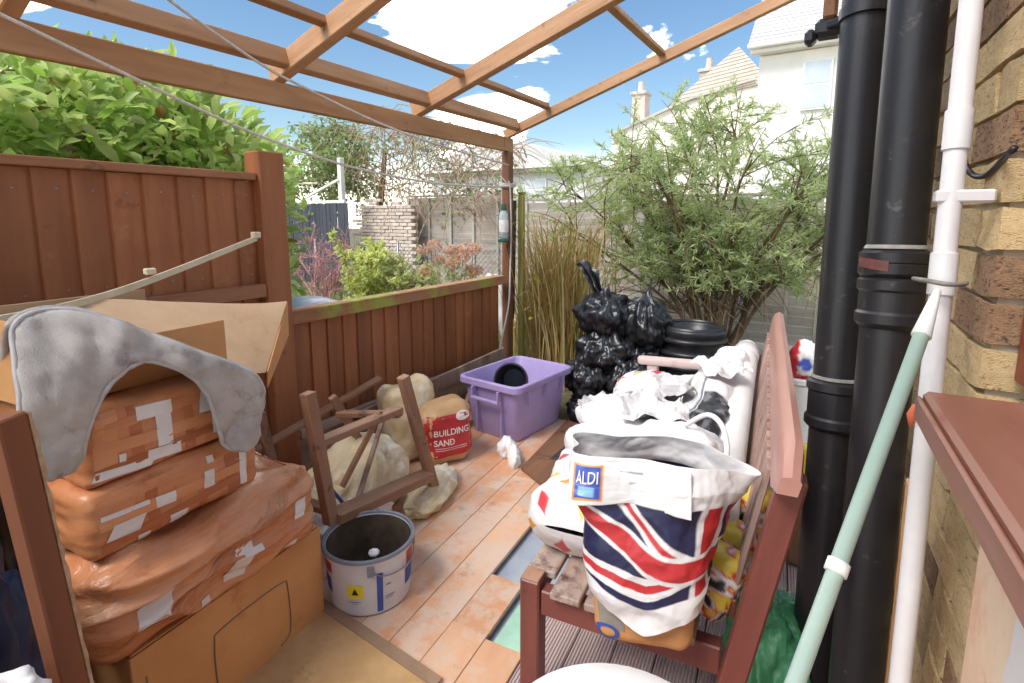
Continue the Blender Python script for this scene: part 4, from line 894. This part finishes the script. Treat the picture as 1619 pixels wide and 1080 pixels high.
# folded-over top flap with logo
def flap_xyz(u, v):
    b = flag_xyz(.60 + u * .22, .97); p = Vector((b.x, b.y - .010 - .03 * v - .012 * math.sin(v * 2.2), b.z + .006 - v * .085))
    p += Vector((.0, -.010 * math.sin(u * 6 + 1) * v, .008 * fbm((u, v, 3), 3, 3, 2))); return p
def col_flap(u, v):
    if .07 < u < .31 and .10 < v < .90:
        if .09 < u < .29 and .15 < v < .85: return BLU if v < .45 else SKY if .13 < u < .25 and .55 < v < .80 else BLU
        return ORG
    if (u - .62) ** 2 * 4 + (v - .70) ** 2 < .006: return RED
    if .42 < u < .62 and .20 < v < .24: return (.35, .35, .38)
    if .5 < u < .75 and .46 < v < .49: return (.5, .5, .52)
    return WHT
fo = grid('folded_flap', flap_xyz, 120, 70, 'print', fb, col_flap); md = fo.modifiers.new('t', 'SOLIDIFY'); md.thickness = .002; md.offset = 1
def ftext(f, s, u0, v0, w_, h_, m, off=.003):
    V, F = text_vf(s, 1); V = V / np.array([V[:, 0].max(), V[:, 1].max()]); P = [Vector(f(u0 + w_ * x, v0 - h_ * y)) + Vector((0, -off, off * .3)) for x, y in V]
    return link('lettering', pyd(P, F), m, fb)
ftext(flap_xyz, 'ALDI', .105, .46, .17, .22, 'whiteprint')
stext(t, fq, 'JON', .30, .315, (-.10, .0), (0, .05), 'blue', .006, 1)

yb = thing('crisp_packets', 'yellow and red snack packets stuffed behind the carton on the bench', 'packets', (-.19, 1.42, .40))
def col_y(u, v):
    k = fbm((u * 5, v * 5, 0), 1.2, 2, 9); return YEL if k > .05 else RED if k > -.12 else WHT if k > -.3 else BLK
for k, (x, y, z, s) in enumerate(((0, 0, .08, 1), (.03, .12, .14, 1), (-.01, -.10, .06, .9))):
    f_ = sack_fn((x - .02, y - .05, z - .05 * s), (x + .02, y + .04, z + .11), .06 * s, .035, 30 + k, .015, 2.2, end=.2, fold=.012); grid('packet', f_, 50, 40, 'print', yb, col_y)
wl = thing('plastic_stool', 'round white plastic stool cut off by the bottom edge', 'stool', (-.217, .655, 0))
lathe('top', [(0, .602), (.15, .602), (.185, .598), (.197, .588), (.199, .57), (.192, .555), (.185, .56), (.18, .585), (0, .588)], 'foam', wl, 48)
for a in range(4): bar('leg', (.13 * math.cos(a * 1.571 + .8), .13 * math.sin(a * 1.571 + .8), .587), (.17 * math.cos(a * 1.571 + .8), .17 * math.sin(a * 1.571 + .8), 0), .035, .02, 'foam', wl)
gb = blob('green_bag', .11, .15, .30, 'green', None, (-.085, 1.60, -.02), 0, .2, 2.4, 33, 5, .12); tag(gb, 'green plastic bag on the floor behind the bench back leg', 'bag')
wb = thing('white_tub', 'white plastic tub behind the bench carrying the red packet', 'tub', (-.105, 2.85, 0))
lathe('body', [(0, 0), (.085, 0), (.10, .62), (.107, .625), (.107, .645), (.098, .645), (0, .64)], 'foam', wb, 36)
wb2 = blob('red_packet', .075, .07, .17, 'print', None, (-.09, 2.85, .647), 0, .15, 2, 37, 4, .08); tag(wb2, 'red and white packet on the tub behind the bench', 'packet')
ca = wb2.data.color_attributes.new('Col', 'FLOAT_COLOR', 'POINT')
for i, v in enumerate(wb2.data.vertices): ca.data[i].color = ((*RED, 1) if v.co.x < -.03 or v.co.z < .02 else (*BLU, 1) if (v.co - Vector((.0, -.07, .07))).length < .03 else (*WHT, 1))
yt = lathe('yellow_can', [(0, 0), (.045, 0), (.047, .01), (.047, .12), (.04, .13), (0, .13)], 'yellow', None, 24, (-.03, 2.35, .36)); tag(yt, 'yellow can wedged behind the bench by the drainpipe', 'can')
yc = box('support_block', -.08, .02, 2.29, 2.41, 0, .358, 'oldwood', None); tag(yc, 'timber block under the yellow can behind the bench', 'block')

# ================================================================== BIN BAGS AND TUB
for k, (x, y, z, sx, sy, sz, tip, lab) in enumerate([
    (-1.42, 3.62, .56, .19, .18, .30, .3, 'topmost black bin bag with a tall twisted neck, left of the pile'),
    (-1.13, 3.66, .52, .15, .16, .31, .5, 'knotted black bin bag with a rip, upper right of the pile'),
    (-1.38, 3.56, .32, .21, .2, .28, 0, 'black bin bag under the topmost one, middle of the pile'),
    (-1.46, 3.45, .15, .17, .17, .26, 0, 'black bin bag next to the lilac crate, second from the bottom'),
    (-1.17, 3.50, .15, .16, .16, .28, 0, 'black bin bag low on the right of the pile'),
    (-1.36, 3.38, -.04, .2, .18, .25, 0, 'lowest black bin bag at the front foot of the pile'),
    (-1.10, 3.40, -.04, .16, .15, .22, 0, 'black bin bag on the ground beside the bench leg'),
    (-1.15, 3.75, .28, .18, .18, .30, 0, 'black bin bag hidden behind under the knotted one')]):
    o = blob('bin_bag', sx, sy, sz, 'binbag', None, (x, y, z), k * 47, .2, 2.4, 40 + k, 5, .16, .3, tip, fine=.012, pl=4.2, pz=.55); tag(o, lab, 'bin bag', 'black bin bags piled by the crate')
    if k == 0:
        nk = grid('neck', lambda u, v: Vector((-.02 - .13 * v + (u - .5) * (.05 + .12 * v) + .02 * math.sin(u * 14) * v, -.03 - .02 * math.cos(u * 11 + v * 3) * (1 - .3 * v) + .02 * fbm((u, v, 0), 4, 3, 2), .27 + .27 * v - .10 * abs(u - .35) * v + .012 * fbm((u, v, 4), 6, 3, 2))), 24, 14, 'binbag', o); nk.parent = o; nk.matrix_basis = Matrix()
tb = thing('black_tub', 'black ribbed round tub with rolled rim behind the bench arm', 'tub', (-.83, 3.78, -.05))
prof = [(0, 0), (.17, 0), (.18, .3)] + [(.186 + (.016 if k % 2 else .0), .36 + k * .04) for k in range(7)] + [(.22, .66), (.225, .68), (.215, .70), (.19, .70), (.18, .68), (.15, .60), (0, .59)]
lathe('body', prof, 'blackpl', tb, 56, sharp=False); lathe('rim', [(.213, .7015), (.205, .712), (.192, .712), (.186, .7015)], 'blackpl', tb, 56, caps=False)
for zz in (.44, .53, .62): lathe('ring', [(.2, zz - .02), (.228, zz - .016), (.236, zz), (.228, zz + .016), (.2, zz + .02)], 'blackpl', tb, 56, caps=False, sharp=False)
cs = lathe('coil_handle', [(.10, .6), (.13, .62), (.12, .64)], 'blackpl', tb, 40, caps=False)
# ================================================================== BACK FENCES, WALLS, NEIGHBOURS
bf = thing('back_fence', 'grey weathered horizontal lap fence behind the big bush', 'fence', (-1.6, 6.0, -.06))
sm = bm_me(box_bm(1.72, .016, .125, .003))
for p in range(3):
    xc = -2.85 + p * 1.84
    for k in range(15):
        o = link('slat', sm, 'fgrey', bf, (xc + 1.6, random.uniform(-.003, .003), .22 + k * .098)); o.rotation_euler = (R(7), 0, random.uniform(-.003, .003))
    for dx in (-.6, 0, .6): link('batten', bm_me(box_bm(.035, .02, 1.55, .003)), 'fgrey', bf, (xc + 1.6 + dx, -.024, .92))
    link('capping', bm_me(box_bm(1.76, .05, .03, .004)), 'fgrey', bf, (xc + 1.6, 0, 1.70))
    link('gravel_board', bm_me(box_bm(1.72, .04, .2, .005)), 'creamwall', bf, (xc + 1.6, -.03, .07))
for p in range(4): link('post', bm_me(box_bm(.095, .09, 1.85, .008)), 'fgreypost', bf, (-2.85 - .92 + p * 1.84 + 1.6, -.01, .925))
nf = thing('lap_fence', 'brown grey lap fence with upright battens at the end of the next garden', 'fence', (-7.0, 9.0, -.06))
sm2 = bm_me(box_bm(2.5, .016, .14, .003))
for k in range(17): o = link('slat', sm2, 'fpanel', nf, (0, random.uniform(-.004, .004), .1 + k * .108)); o.rotation_euler = (R(6), 0, random.uniform(-.002, .002))
for x in (-1.2, -.62, -.03, .56, 1.15): link('batten', bm_me(box_bm(.06, .03, 1.86, .004)), 'fgreypost', nf, (x, -.035, .96))
link('capping', bm_me(box_bm(2.55, .06, .04, .004)), 'fpanel', nf, (0, 0, 1.93))
ow = thing('old_brick_wall', 'crumbling pale old brick wall between the black fence and lap fence', 'wall', (-8.65, 8.7, -.06))
link('core', bm_me(box_bm(1.55, .16, 1.72, 0, (.05, .06, .86))), 'mortar', ow)
bmx = bm_me(box_bm(.215, .10, .066, .008))
for c in range(25):
    n_ = 8; x = -.84 + (.112 if c % 2 else 0)
    for k in range(n_):
        if c > 22 and random.random() < (c - 21) * .16: continue
        if k == 0 and random.random() < .4: continue
        o = link('brick', bmx, 'oldbrick', ow, (x + k * .225, random.uniform(-.012, .01) - .05, .04 + c * .0755), (0, random.uniform(-.02, .02), random.uniform(-.03, .03)))
bk_ = thing('black_fence', 'black painted board fence with a white rail and brace on top', 'fence', (-10.3, 8.0, -.06))
bmx2 = bm_me(box_bm(.112, .018, 1.78, .004))
for k in range(26): link('board', bmx2, 'fblack', bk_, (-1.75 + k * .118, random.uniform(-.006, .006), .89 + random.uniform(-.01, .01)))
link('top_rail', bm_me(box_bm(2.9, .05, .06, .005)), 'whitewall', bk_, (-.28, 0, 1.815))
bar('brace', (-.35, 0, 1.85), (1.0, 0, 2.28), .06, .05, 'creamwall', bk_); bar('rail', (-1.0, .1, 2.28), (.2, .1, 2.24), .05, .05, 'cream', bk_)
link('post', bm_me(box_bm(.11, .11, 2.75, .006, (0, 0, 1.375))), 'whitewall', bk_, (1.0, .07, 0))
cl = thing('chain_link_fence', 'galvanised chain link fence in the next garden behind the shrubs', 'fence', (-6.6, 6.6, -.06))
V, F = [], []
for sgn in (1, -1):
    for k in range(-20, 52):
        x0 = k * .085; x1 = x0 + sgn * 1.0
        a, b = (x0, 0.0), (x1, 1.0)
        pts = [Vector((a[0] + (b[0] - a[0]) * t, .004 * sgn, t * 1.0)) for t in (0, 1)]
        if max(pts[0].x, pts[1].x) > 4.2 or min(pts[0].x, pts[1].x) < -1.9: continue
        vv, ff = tube_vf(pts, .0035, 3, len(V)); V += vv; F += ff
link('wire_net', pyd(V, F), 'metal', cl)
for x in (-1.8, .3, 2.4, 4.1): tube('post', [(x, 0, 0), (x, 0, 1.08)], .02, 'metal', cl, 8)

def house_box(th, name, x0, x1, y0, y1, z0, z1, m): l0 = th.location; return box(name, x0 - l0.x, x1 - l0.x, y0 - l0.y, y1 - l0.y, z0 - l0.z, z1 - l0.z, m, th, .01)
def prism(th, name, P, y0, y1, m):
    l0 = th.location; n = len(P); V = [(x - l0.x, y0 - l0.y, z - l0.z) for x, z in P] + [(x - l0.x, y1 - l0.y, z - l0.z) for x, z in P]
    F = [tuple(range(n)), tuple(range(n, 2 * n))] + [(i, (i + 1) % n, n + (i + 1) % n, n + i) for i in range(n)]
    me = pyd(V, F); bm = bmesh.new(); bm.from_mesh(me); bmesh.ops.recalc_face_normals(bm, faces=bm.faces[:]); bm.to_mesh(me); bm.free(); return link(name, me, m, th)
def slate_rows(th, P, n, m='slate', t=.03):
    """stepped slate courses on quad P (bottom-left, bottom-right, top-right, top-left)"""
    a, b, c, d = [Vector(p) - th.location for p in P]; nn = (b - a).cross(d - a).normalized()
    if nn.z < 0: nn = -nn
    for k in range(n):
        u0, u1 = k / n, min(1, (k + 1.12) / n); V = [a.lerp(d, u0), b.lerp(c, u0), b.lerp(c, u1), a.lerp(d, u1)]
        V = [V[0] + nn * t, V[1] + nn * t, V[2] + nn * .006, V[3] + nn * .006, V[0], V[1]]
        link('slate_course', pyd(V, [(0, 1, 2, 3), (4, 5, 1, 0)]), m, th)
def window(th, x0, x1, z0, z1, y, m='whitewall'):
    l0 = th.location; f = house_box(th, 'window', x0, x1, y - .05, y + .02, z0, z1, m)
    mx_, mz = (x0 + x1) / 2, (z0 + z1) / 2
    for (a, b, c, d) in ((x0 + .05, x1 - .05, z0 + .05, mz - .025), (x0 + .05, x1 - .05, mz + .025, z1 - .05)):
        p = box('pane', a - mx_, b - mx_, -.045, -.037, c - mz, d - mz, 'farglass', f, 0)
bu = thing('bungalow', 'low white bungalow with slate roof behind the pergola post', 'house', (-9.0, 15, -.06))
house_box(bu, 'wall', -12.5, -6.6, 15, 20, -.06, 2.95, 'whitewall'); house_box(bu, 'fascia', -12.7, -6.4, 14.75, 14.82, 2.82, 3.0, 'fgreypost')
prism(bu, 'roof', [(-12.7, 3.0), (-6.4, 3.0), (-8.6, 3.75), (-10.9, 3.75)], 14.7, 20.2, 'slate'); slate_rows(bu, [(-12.7, 14.68, 3.0), (-6.4, 14.68, 3.0), (-7.6, 17, 3.62), (-11.4, 17, 3.62)], 8)
window(bu, -8.72, -7.92, 2.0, 2.62, 14.98); window(bu, -11.2, -10.2, 1.6, 2.5, 14.98)
house_box(bu, 'gutter', -12.7, -6.4, 14.6, 14.74, 2.93, 3.0, 'whitewall')
gh = thing('gable_house', 'cream house with pointed slate roof and chimneys behind the bush', 'house', (-3.5, 17, -.06))
prism(gh, 'wall', [(-6.6, -.06), (-1.9, -.06), (-1.9, 5.05), (-2.4, 5.25), (-4.1, 4.93), (-6.6, 4.1)], 17, 21, 'creamwall')
for i, (a, b) in enumerate((((-6.65, 4.08), (-4.1, 4.95)), ((-4.1, 4.95), (-2.35, 5.28)))): bar('verge', Vector((a[0], 16.93, a[1])) - gh.location, Vector((b[0], 16.93, b[1])) - gh.location, .1, .07, 'fgreypost', gh)
ap = (-3.09, 18.4, 6.62)
slate_rows(gh, [(-4.75, 16.95, 4.80), (-1.95, 16.95, 5.15), ap, ap], 12, 'tanslate')
V = [Vector(p) - gh.location for p in ((-4.7, 17, 4.78), (-1.95, 17, 5.1), (-1.9, 20.5, 5.1), (-4.7, 20.5, 4.78), (-3.09, 18.45, 6.6))]; link('roof', pyd(V, [(0, 1, 4), (1, 2, 4), (2, 3, 4), (3, 0, 4)]), 'slate', gh)
prism(gh, 'rear_roof', [(-6.6, 4.11), (-4.11, 4.94), (-4.11, 5.0), (-6.6, 4.17)], 17.05, 21, 'slate')
def chimney(th, x0, x1, y, z0, z1, m): 
    c = house_box(th, 'chimney', x0, x1, y, y + .5, z0, z1, m); lz = (z1 - z0) / 2
    link('cap', bm_me(box_bm(x1 - x0 + .1, .6, .1, .01)), 'fgreypost', c, (0, 0, lz + .051)); lathe('pot', [(.1, 0), (.12, .02), (.09, .3), (.1, .34), (.07, .34)], 'oldbrick', c, 16, (0, 0, lz + .102))
chimney(gh, -4.12, -3.65, 17.9, 4.8, 5.9, 'fgrey'); chimney(gh, -6.1, -5.66, 17.4, 4.0, 5.35, 'oldbrick')
wh = thing('white_house', 'tall white rendered house at the right behind the drainpipes', 'house', (.5, 15, -.06))
house_box(wh, 'wall', -2.02, 5, 15, 22, -.06, 5.35, 'whitewall'); house_box(wh, 'eaves', -2.2, 5.2, 14.7, 14.98, 5.36, 5.52, 'whitewall')
slate_rows(wh, [(-2.25, 14.6, 5.52), (5.2, 14.6, 5.52), (5.2, 17.6, 8.2), (-2.25, 17.6, 8.2)], 22, t=.025)
prism(wh, 'gable', [(-2.0, 5.36), (5.0, 5.36), (5.0, 5.5), (-2.0, 5.5)], 15, 21, 'whitewall')
for (x0, x1, z0, z1) in ((-1.05, -.42, 3.95, 5.1), (.8, 1.6, 3.9, 5.1), (-1.05, -.42, 1.2, 2.5)): window(wh, x0, x1, z0, z1, 14.98)
tube('gutter', [(-2.25 - .5, -.42, 5.56), (4.7, -.42, 5.56)], .06, 'whitewall', wh, 8)

# ================================================================== PLANTS
def clump_leaves(n, cen, rad, shell_=.55):
    d = unit(n); r = rng.random((n, 1)) ** (1 / 3) * (1 - shell_) + shell_; return cen + d * r * rad, d
hd = thing('laurel_hedge', 'bright green laurel hedge rising above the tall brown fence', 'hedge', (-4.2, 1.6, -.06))
P, Dv = [], []
for k in range(330):
    c = np.array([rng.uniform(-5.4, -3.05), rng.uniform(-.9, 3.9), 0]);
    if c[1] > -.74 * c[0] - .25: c[1] = rng.uniform(-.5, -.74 * c[0] - .25)
    top = 2.13 + .16 * math.sin(c[1] * 1.9) + .1 * math.sin(c[1] * 5.1 + c[0] * 2) + .16 * (-3.3 - c[0])
    if c[1] > 3.0: top -= .1 * (c[1] - 3.0)
    c[2] = top - abs(rng.normal()) * .55 - .22; rr = rng.uniform(.20, .36)
    if rng.random() < .07: c[2] += .12
    p, d = clump_leaves(62, c, rr, .5); P.append(p); Dv.append(d * .8 + np.array([.35, -.1, .35]) + rng.normal(size=(62, 3)) * .5)
P = np.concatenate(P); Dv = np.concatenate(Dv); n = len(P)
col = tint(A(170, 208, 92), A(232, 244, 164), n, .35); bad = rng.random(n) < .03; col[bad] = np.array(A(150, 116, 70)[:3])
leaves('foliage', P - np.array(hd.location), Dv, unit(n) * .6 + np.array([.2, -.2, 1]), rng.uniform(.09, .165, n), rng.uniform(.045, .07, n), col, 'laurel', hd)
V, F = [], []
for k in range(40):
    b = Vector((rng.uniform(-5.2, -3.4), rng.uniform(-.6, 2.1), 0)); pts = [b + Vector((0, 0, 0)), b + Vector((rng.normal() * .1, rng.normal() * .1, .8)), b + Vector((rng.normal() * .25, rng.normal() * .25, 1.5)), b + Vector((rng.normal() * .4 + .1, rng.normal() * .4, 2.0))]
    pts = [p - hd.location for p in spline(pts, 4)]; vv, ff = tube_vf(pts, list(np.linspace(.022, .006, len(pts))), 5, len(V)); V += vv; F += ff
link('stems', pyd(V, F), 'bark', hd)

def twiggy(name, label, cat, base, stems, leafn, spread, height, leaf, cols, m, twm, seed, droop=.0, sub=7, r0=.025, ltw=(.3, .6), up=.5, leafw=.22, dirbias=(0, 0, 0), minz=.25):
    """multi-stem shrub: curved stems, side twigs, leaves along the twigs"""
    rd = np.random.default_rng(seed); th = thing(name, label, cat, base); V, F = [], []; LP, LD = [], []
    for s in range(stems):
        az_ = 2 * math.pi * (s + rd.uniform(-.3, .3)) / stems; out_ = rd.uniform(.25, 1) ; h = height * rd.uniform(.7, 1.0)
        tip = np.array([math.cos(az_) * spread[0] * out_ + dirbias[0], math.sin(az_) * spread[1] * out_ + dirbias[1], h * (1 - .25 * out_ ** 2)])
        b = np.array([rd.normal() * .05, rd.normal() * .05, 0]); mid = b * .5 + tip * np.array([.32, .32, .5]) + rd.normal(size=3) * .05
        pts = spline([b, mid * .5 + b * .5 + rd.normal(size=3) * .02, mid, tip * .75 + mid * .25 + rd.normal(size=3) * .06, tip], 5)
        vv, ff = tube_vf(pts, list(np.linspace(r0 * rd.uniform(.7, 1.1), .005, len(pts))), 6, len(V)); V += vv; F += ff
        for k in range(sub):
            i = int(rd.uniform(.36, .98) * (len(pts) - 1)); p = np.array(pts[i]); dd_ = np.array(pts[min(i + 1, len(pts) - 1)]) - np.array(pts[i - 1]); dd_ = dd_ / (np.linalg.norm(dd_) + 1e-6)
            v = dd_ * .6 + rd.normal(size=3) * .7 + np.array([0, 0, up]); v /= np.linalg.norm(v); ln_ = rd.uniform(*ltw)
            q = [p, p + v * ln_ * .5, p + v * ln_ + np.array([0, 0, -droop * ln_])]
            tw = spline(q, 4); vv, ff = tube_vf(tw, list(np.linspace(.007, .0025, len(tw))), 4, len(V)); V += vv; F += ff
            for tt in range(3):
                j = int(rd.uniform(.2, .95) * (len(tw) - 1)); p2 = np.array(tw[j]); v2 = v + rd.normal(size=3) * .7; v2 /= np.linalg.norm(v2); l2 = ln_ * rd.uniform(.4, .8)
                e2 = p2 + v2 * l2 + np.array([0, 0, -droop * l2]); vv, ff = tube_vf([Vector(p2), Vector((p2 + e2) / 2 + np.array([0, 0, .04 * l2])), Vector(e2)], [.004, .003, .0015], 3, len(V)); V += vv; F += ff
                nl = leafn
                t_ = rd.uniform(.1, 1.05, nl)[:, None]; LP.append(p2 + (e2 - p2) * t_); LD.append(v2 * .7 + rd.normal(size=(nl, 3)) * .55 + np.array([0, 0, -.25 * droop + .1]))
    link('branches', pyd(V, F), twm, th)
    if leafn:
        P = np.concatenate(LP); Dv = np.concatenate(LD); k = P[:, 2] > minz; P, Dv = P[k], Dv[k]; n = len(P)
        leaves('foliage', P, Dv, rd.normal(size=(n, 3)) + np.array([0, 0, .6]), rd.uniform(.7, 1.3, n) * leaf, rd.uniform(.8, 1.2, n) * leaf * leafw, tint(cols[0], cols[1], n, .2), m, th)
    return th
twiggy('willow_bush', 'big airy green narrow leaved bush in front of the grey back fence', 'bush', (-.92, 5.1, -.06), 22, 46, (1.5, .7), 2.5, .064, (A(200, 216, 140), A(232, 240, 198)), 'willow', 'bark', 5, .16, 15, .028, (.35, .7), .35, .17, (-.28, -.1, 0), .85)
twiggy('pink_twig_shrub', 'leafless pinkish twiggy shrub over the low fence', 'shrub', (-6.2, 5.0, -.06), 14, 5, (.75, .5), 1.25, .03, (A(206, 140, 140), A(226, 176, 172)), 'willow', 'pinktwig', 11, 0, 7, .012, (.2, .4), .3, .6)
twiggy('yellow_green_shrub', 'tall yellow green shrub next to the pink twiggy one', 'shrub', (-5.25, 5.0, -.06), 10, 22, (.42, .3), 1.15, .07, (A(236, 242, 134), A(248, 250, 190)), 'willow', 'twig', 12, 0, 7, .012, (.15, .3), .3, .5)
twiggy('yellow_green_shrub', 'lower pale green shrub just left of the hydrangea heads', 'shrub', (-4.75, 5.1, -.06), 9, 20, (.36, .3), .98, .06, (A(216, 222, 150), A(236, 238, 190)), 'willow', 'twig', 13, 0, 6, .012, (.12, .25), .3, .5)
hy = thing('hydrangea', 'hydrangea with faded peach flower heads above the low fence', 'shrub', (-3.95, 5.0, -.06))
V, F = [], []; heads = []
for k in range(13):
    x, y, z = rng.uniform(-.36, .36), rng.uniform(-.25, .2), rng.uniform(.82, 1.16); heads.append((x, y, z)); vv, ff = tube_vf([Vector((x * .3, y * .3, 0)), Vector((x * .8, y * .8, z * .6)), Vector((x, y, z))], [.008, .006, .004], 5, len(V)); V += vv; F += ff
link('stems', pyd(V, F), 'twig', hy)
for (x, y, z) in heads:
    p, d = clump_leaves(80, np.array([x, y, z]), np.array([.075, .075, .055]), .75)
    leaves('flower_head', p, d * .3 + unit(80), d, np.full(80, .034), np.full(80, .032), tint(A(236, 186, 156), A(244, 212, 192), 80, .1), 'willow', hy)
p, d = clump_leaves(260, np.array([0, 0, .6]), np.array([.42, .3, .32]), .3); leaves('foliage', p, d + unit(260) * .6, unit(260) + np.array([0, 0, 1]), rng.uniform(.06, .1, 260), rng.uniform(.04, .06, 260), tint(A(190, 204, 130), A(214, 220, 166), 260, .2), 'willow', hy)

# old climber tree over the black fence and brick wall
oc_ = thing('climber_tree', 'straggly half bare tree with ivy above the black fence and brick wall', 'tree', (-9.0, 8.9, -.06))
V, F = [], []; LP, LD = [], []
trunk = spline([(-.2, .0, 0), (-.1, 0, 1.2), (.1, -.05, 2.0), (.3, -.1, 2.9)], 5); vv, ff = tube_vf(trunk, list(np.linspace(.11, .05, len(trunk))), 8, 0); 
link('trunk', pyd(vv, ff), 'bark', oc_)
for k in range(620):
    a = np.array([rng.uniform(-2.4, 3.6), rng.uniform(-.6, .5), 0]); a[2] = rng.uniform(2.1, 3.7) - max(0, a[0] - .3) * .24; ln_ = rng.uniform(.5, 1.2); v = np.array([rng.uniform(-.4, 1.0), rng.normal() * .3, rng.uniform(-.7, .25)]); v /= np.linalg.norm(v)
    q = [a, a + v * ln_ * .5 + np.array([0, 0, .1]), a + v * ln_ + np.array([0, 0, -.12])]; tw = spline(q, 3); vv, ff = tube_vf(tw, list(np.linspace(.014, .004, len(tw))), 4, len(V)); V += vv; F += ff
    if a[0] < -.7 or rng.random() < .12:
        nl = 26 if a[0] < -.7 else 8; LP.append(a + v * ln_ * rng.random((nl, 1)) + rng.normal(size=(nl, 3)) * .09); LD.append(unit(nl) + np.array([.2, -.3, -.2]))
link('branches', pyd(V, F), 'twig', oc_)
P = np.concatenate(LP); Dv = np.concatenate(LD); n = len(P)
leaves('ivy', P, Dv, unit(n) + np.array([0, -.6, .6]), rng.uniform(.08, .13, n), rng.uniform(.05, .08, n), tint(A(150, 176, 106), A(190, 206, 140), n, .4), 'laurel', oc_)

# ornamental grass beside the post
gr = thing('ornamental_grass', 'arching clump of brown and olive grass with tiny yellow flowers by the post', 'grass plant', (-2.12, 4.25, -.06))
V, F, C_ = [], [], []; nb = 1150
for k in range(nb):
    bx_, by_ = rng.normal() * .17, rng.normal() * .12; az_ = rng.uniform(0, 2 * math.pi); h = rng.uniform(.55, 1.5); rch = rng.uniform(.08, .62) * h / 1.1; wd = rng.uniform(.004, .009)
    sd = Vector((-math.sin(az_), math.cos(az_), 0)); v0 = len(V); fall = rng.uniform(.1, .9)
    for i in range(7):
        t_ = i / 6; p = Vector((bx_ + math.cos(az_) * rch * t_ ** 1.6, by_ + math.sin(az_) * rch * t_ ** 1.6, h * (t_ * (1 + fall) - fall * t_ ** 3)))
        ww = wd * (1 - t_ ** 2 * .9); V += [p - sd * ww, p + sd * ww]
        if i: a = v0 + 2 * (i - 1); F.append((a, a + 1, a + 3, a + 2))
    c = [A(186, 146, 82), A(206, 172, 110), A(160, 146, 84), A(174, 172, 96), A(218, 196, 146)][rng.integers(5)]; C_ += [c] * 14
me = pyd(V, F); ca = me.color_attributes.new('Col', 'FLOAT_COLOR', 'POINT'); ca.data.foreach_set('color', np.array(C_, np.float32).ravel()); link('blades', me, 'grass', gr)
for k in range(9):
    x, y, z = rng.normal() * .25, -.22 + rng.normal() * .08, rng.uniform(.35, 1.15); lathe('flower', [(0, 0), (.012, .004), (.016, .012), (.006, .012), (0, .009)], 'yellow', gr, 8, (x, y, z), (1.2, 0, 0))
# low green plants near the ground and in the next garden
gc = []
for nm, area, n, hgt, cols in (('ground_cover', (-8.5, -3.0, 3.2, 8.2), 9000, .25, (A(150, 164, 96), A(196, 196, 150))), ('garden_weeds', (-2.6, .1, 4.0, 5.9), 2600, .16, (A(112, 136, 66), A(160, 170, 96)))):
    P = np.stack([rng.uniform(area[0], area[1], n), rng.uniform(area[2], area[3], n), np.full(n, -.06)], 1); Dv = unit(n) * .6 + np.array([0, 0, 1]); o = leaves(nm, P, Dv, unit(n), rng.uniform(.3, 1, n) * hgt, rng.uniform(.012, .03, n), tint(cols[0], cols[1], n, .3), 'willow')
    tag(o, 'pale low green growth covering the next garden ground' if nm == 'ground_cover' else 'short weeds on the soil beneath the big bush', 'ground cover'); o['kind'] = 'stuff'
dc = lathe('barbecue_cover', [(.0, .92), (.12, .915), (.22, .88), (.27, .82), (.285, .72), (.28, 0), (0, 0)], mat('blue grey cover', A(160, 176, 200), A(182, 194, 212), .35, 4, bump=.4), None, 40, (-3.1, 2.33, -.06)); tag(dc, 'blue grey rounded cover just over the low fence', 'cover')
wsk = blob('garden_sack', .2, .18, .3, 'whitepl', None, (-3.3, 4.9, .62), 0, .15, 2, 51, 4); tag(wsk, 'pale bag end beyond the low fence below the hydrangea', 'bag'); wsk.location = (-3.35, 5.05, -.06); wsk.scale = (1, 1, 2.6)
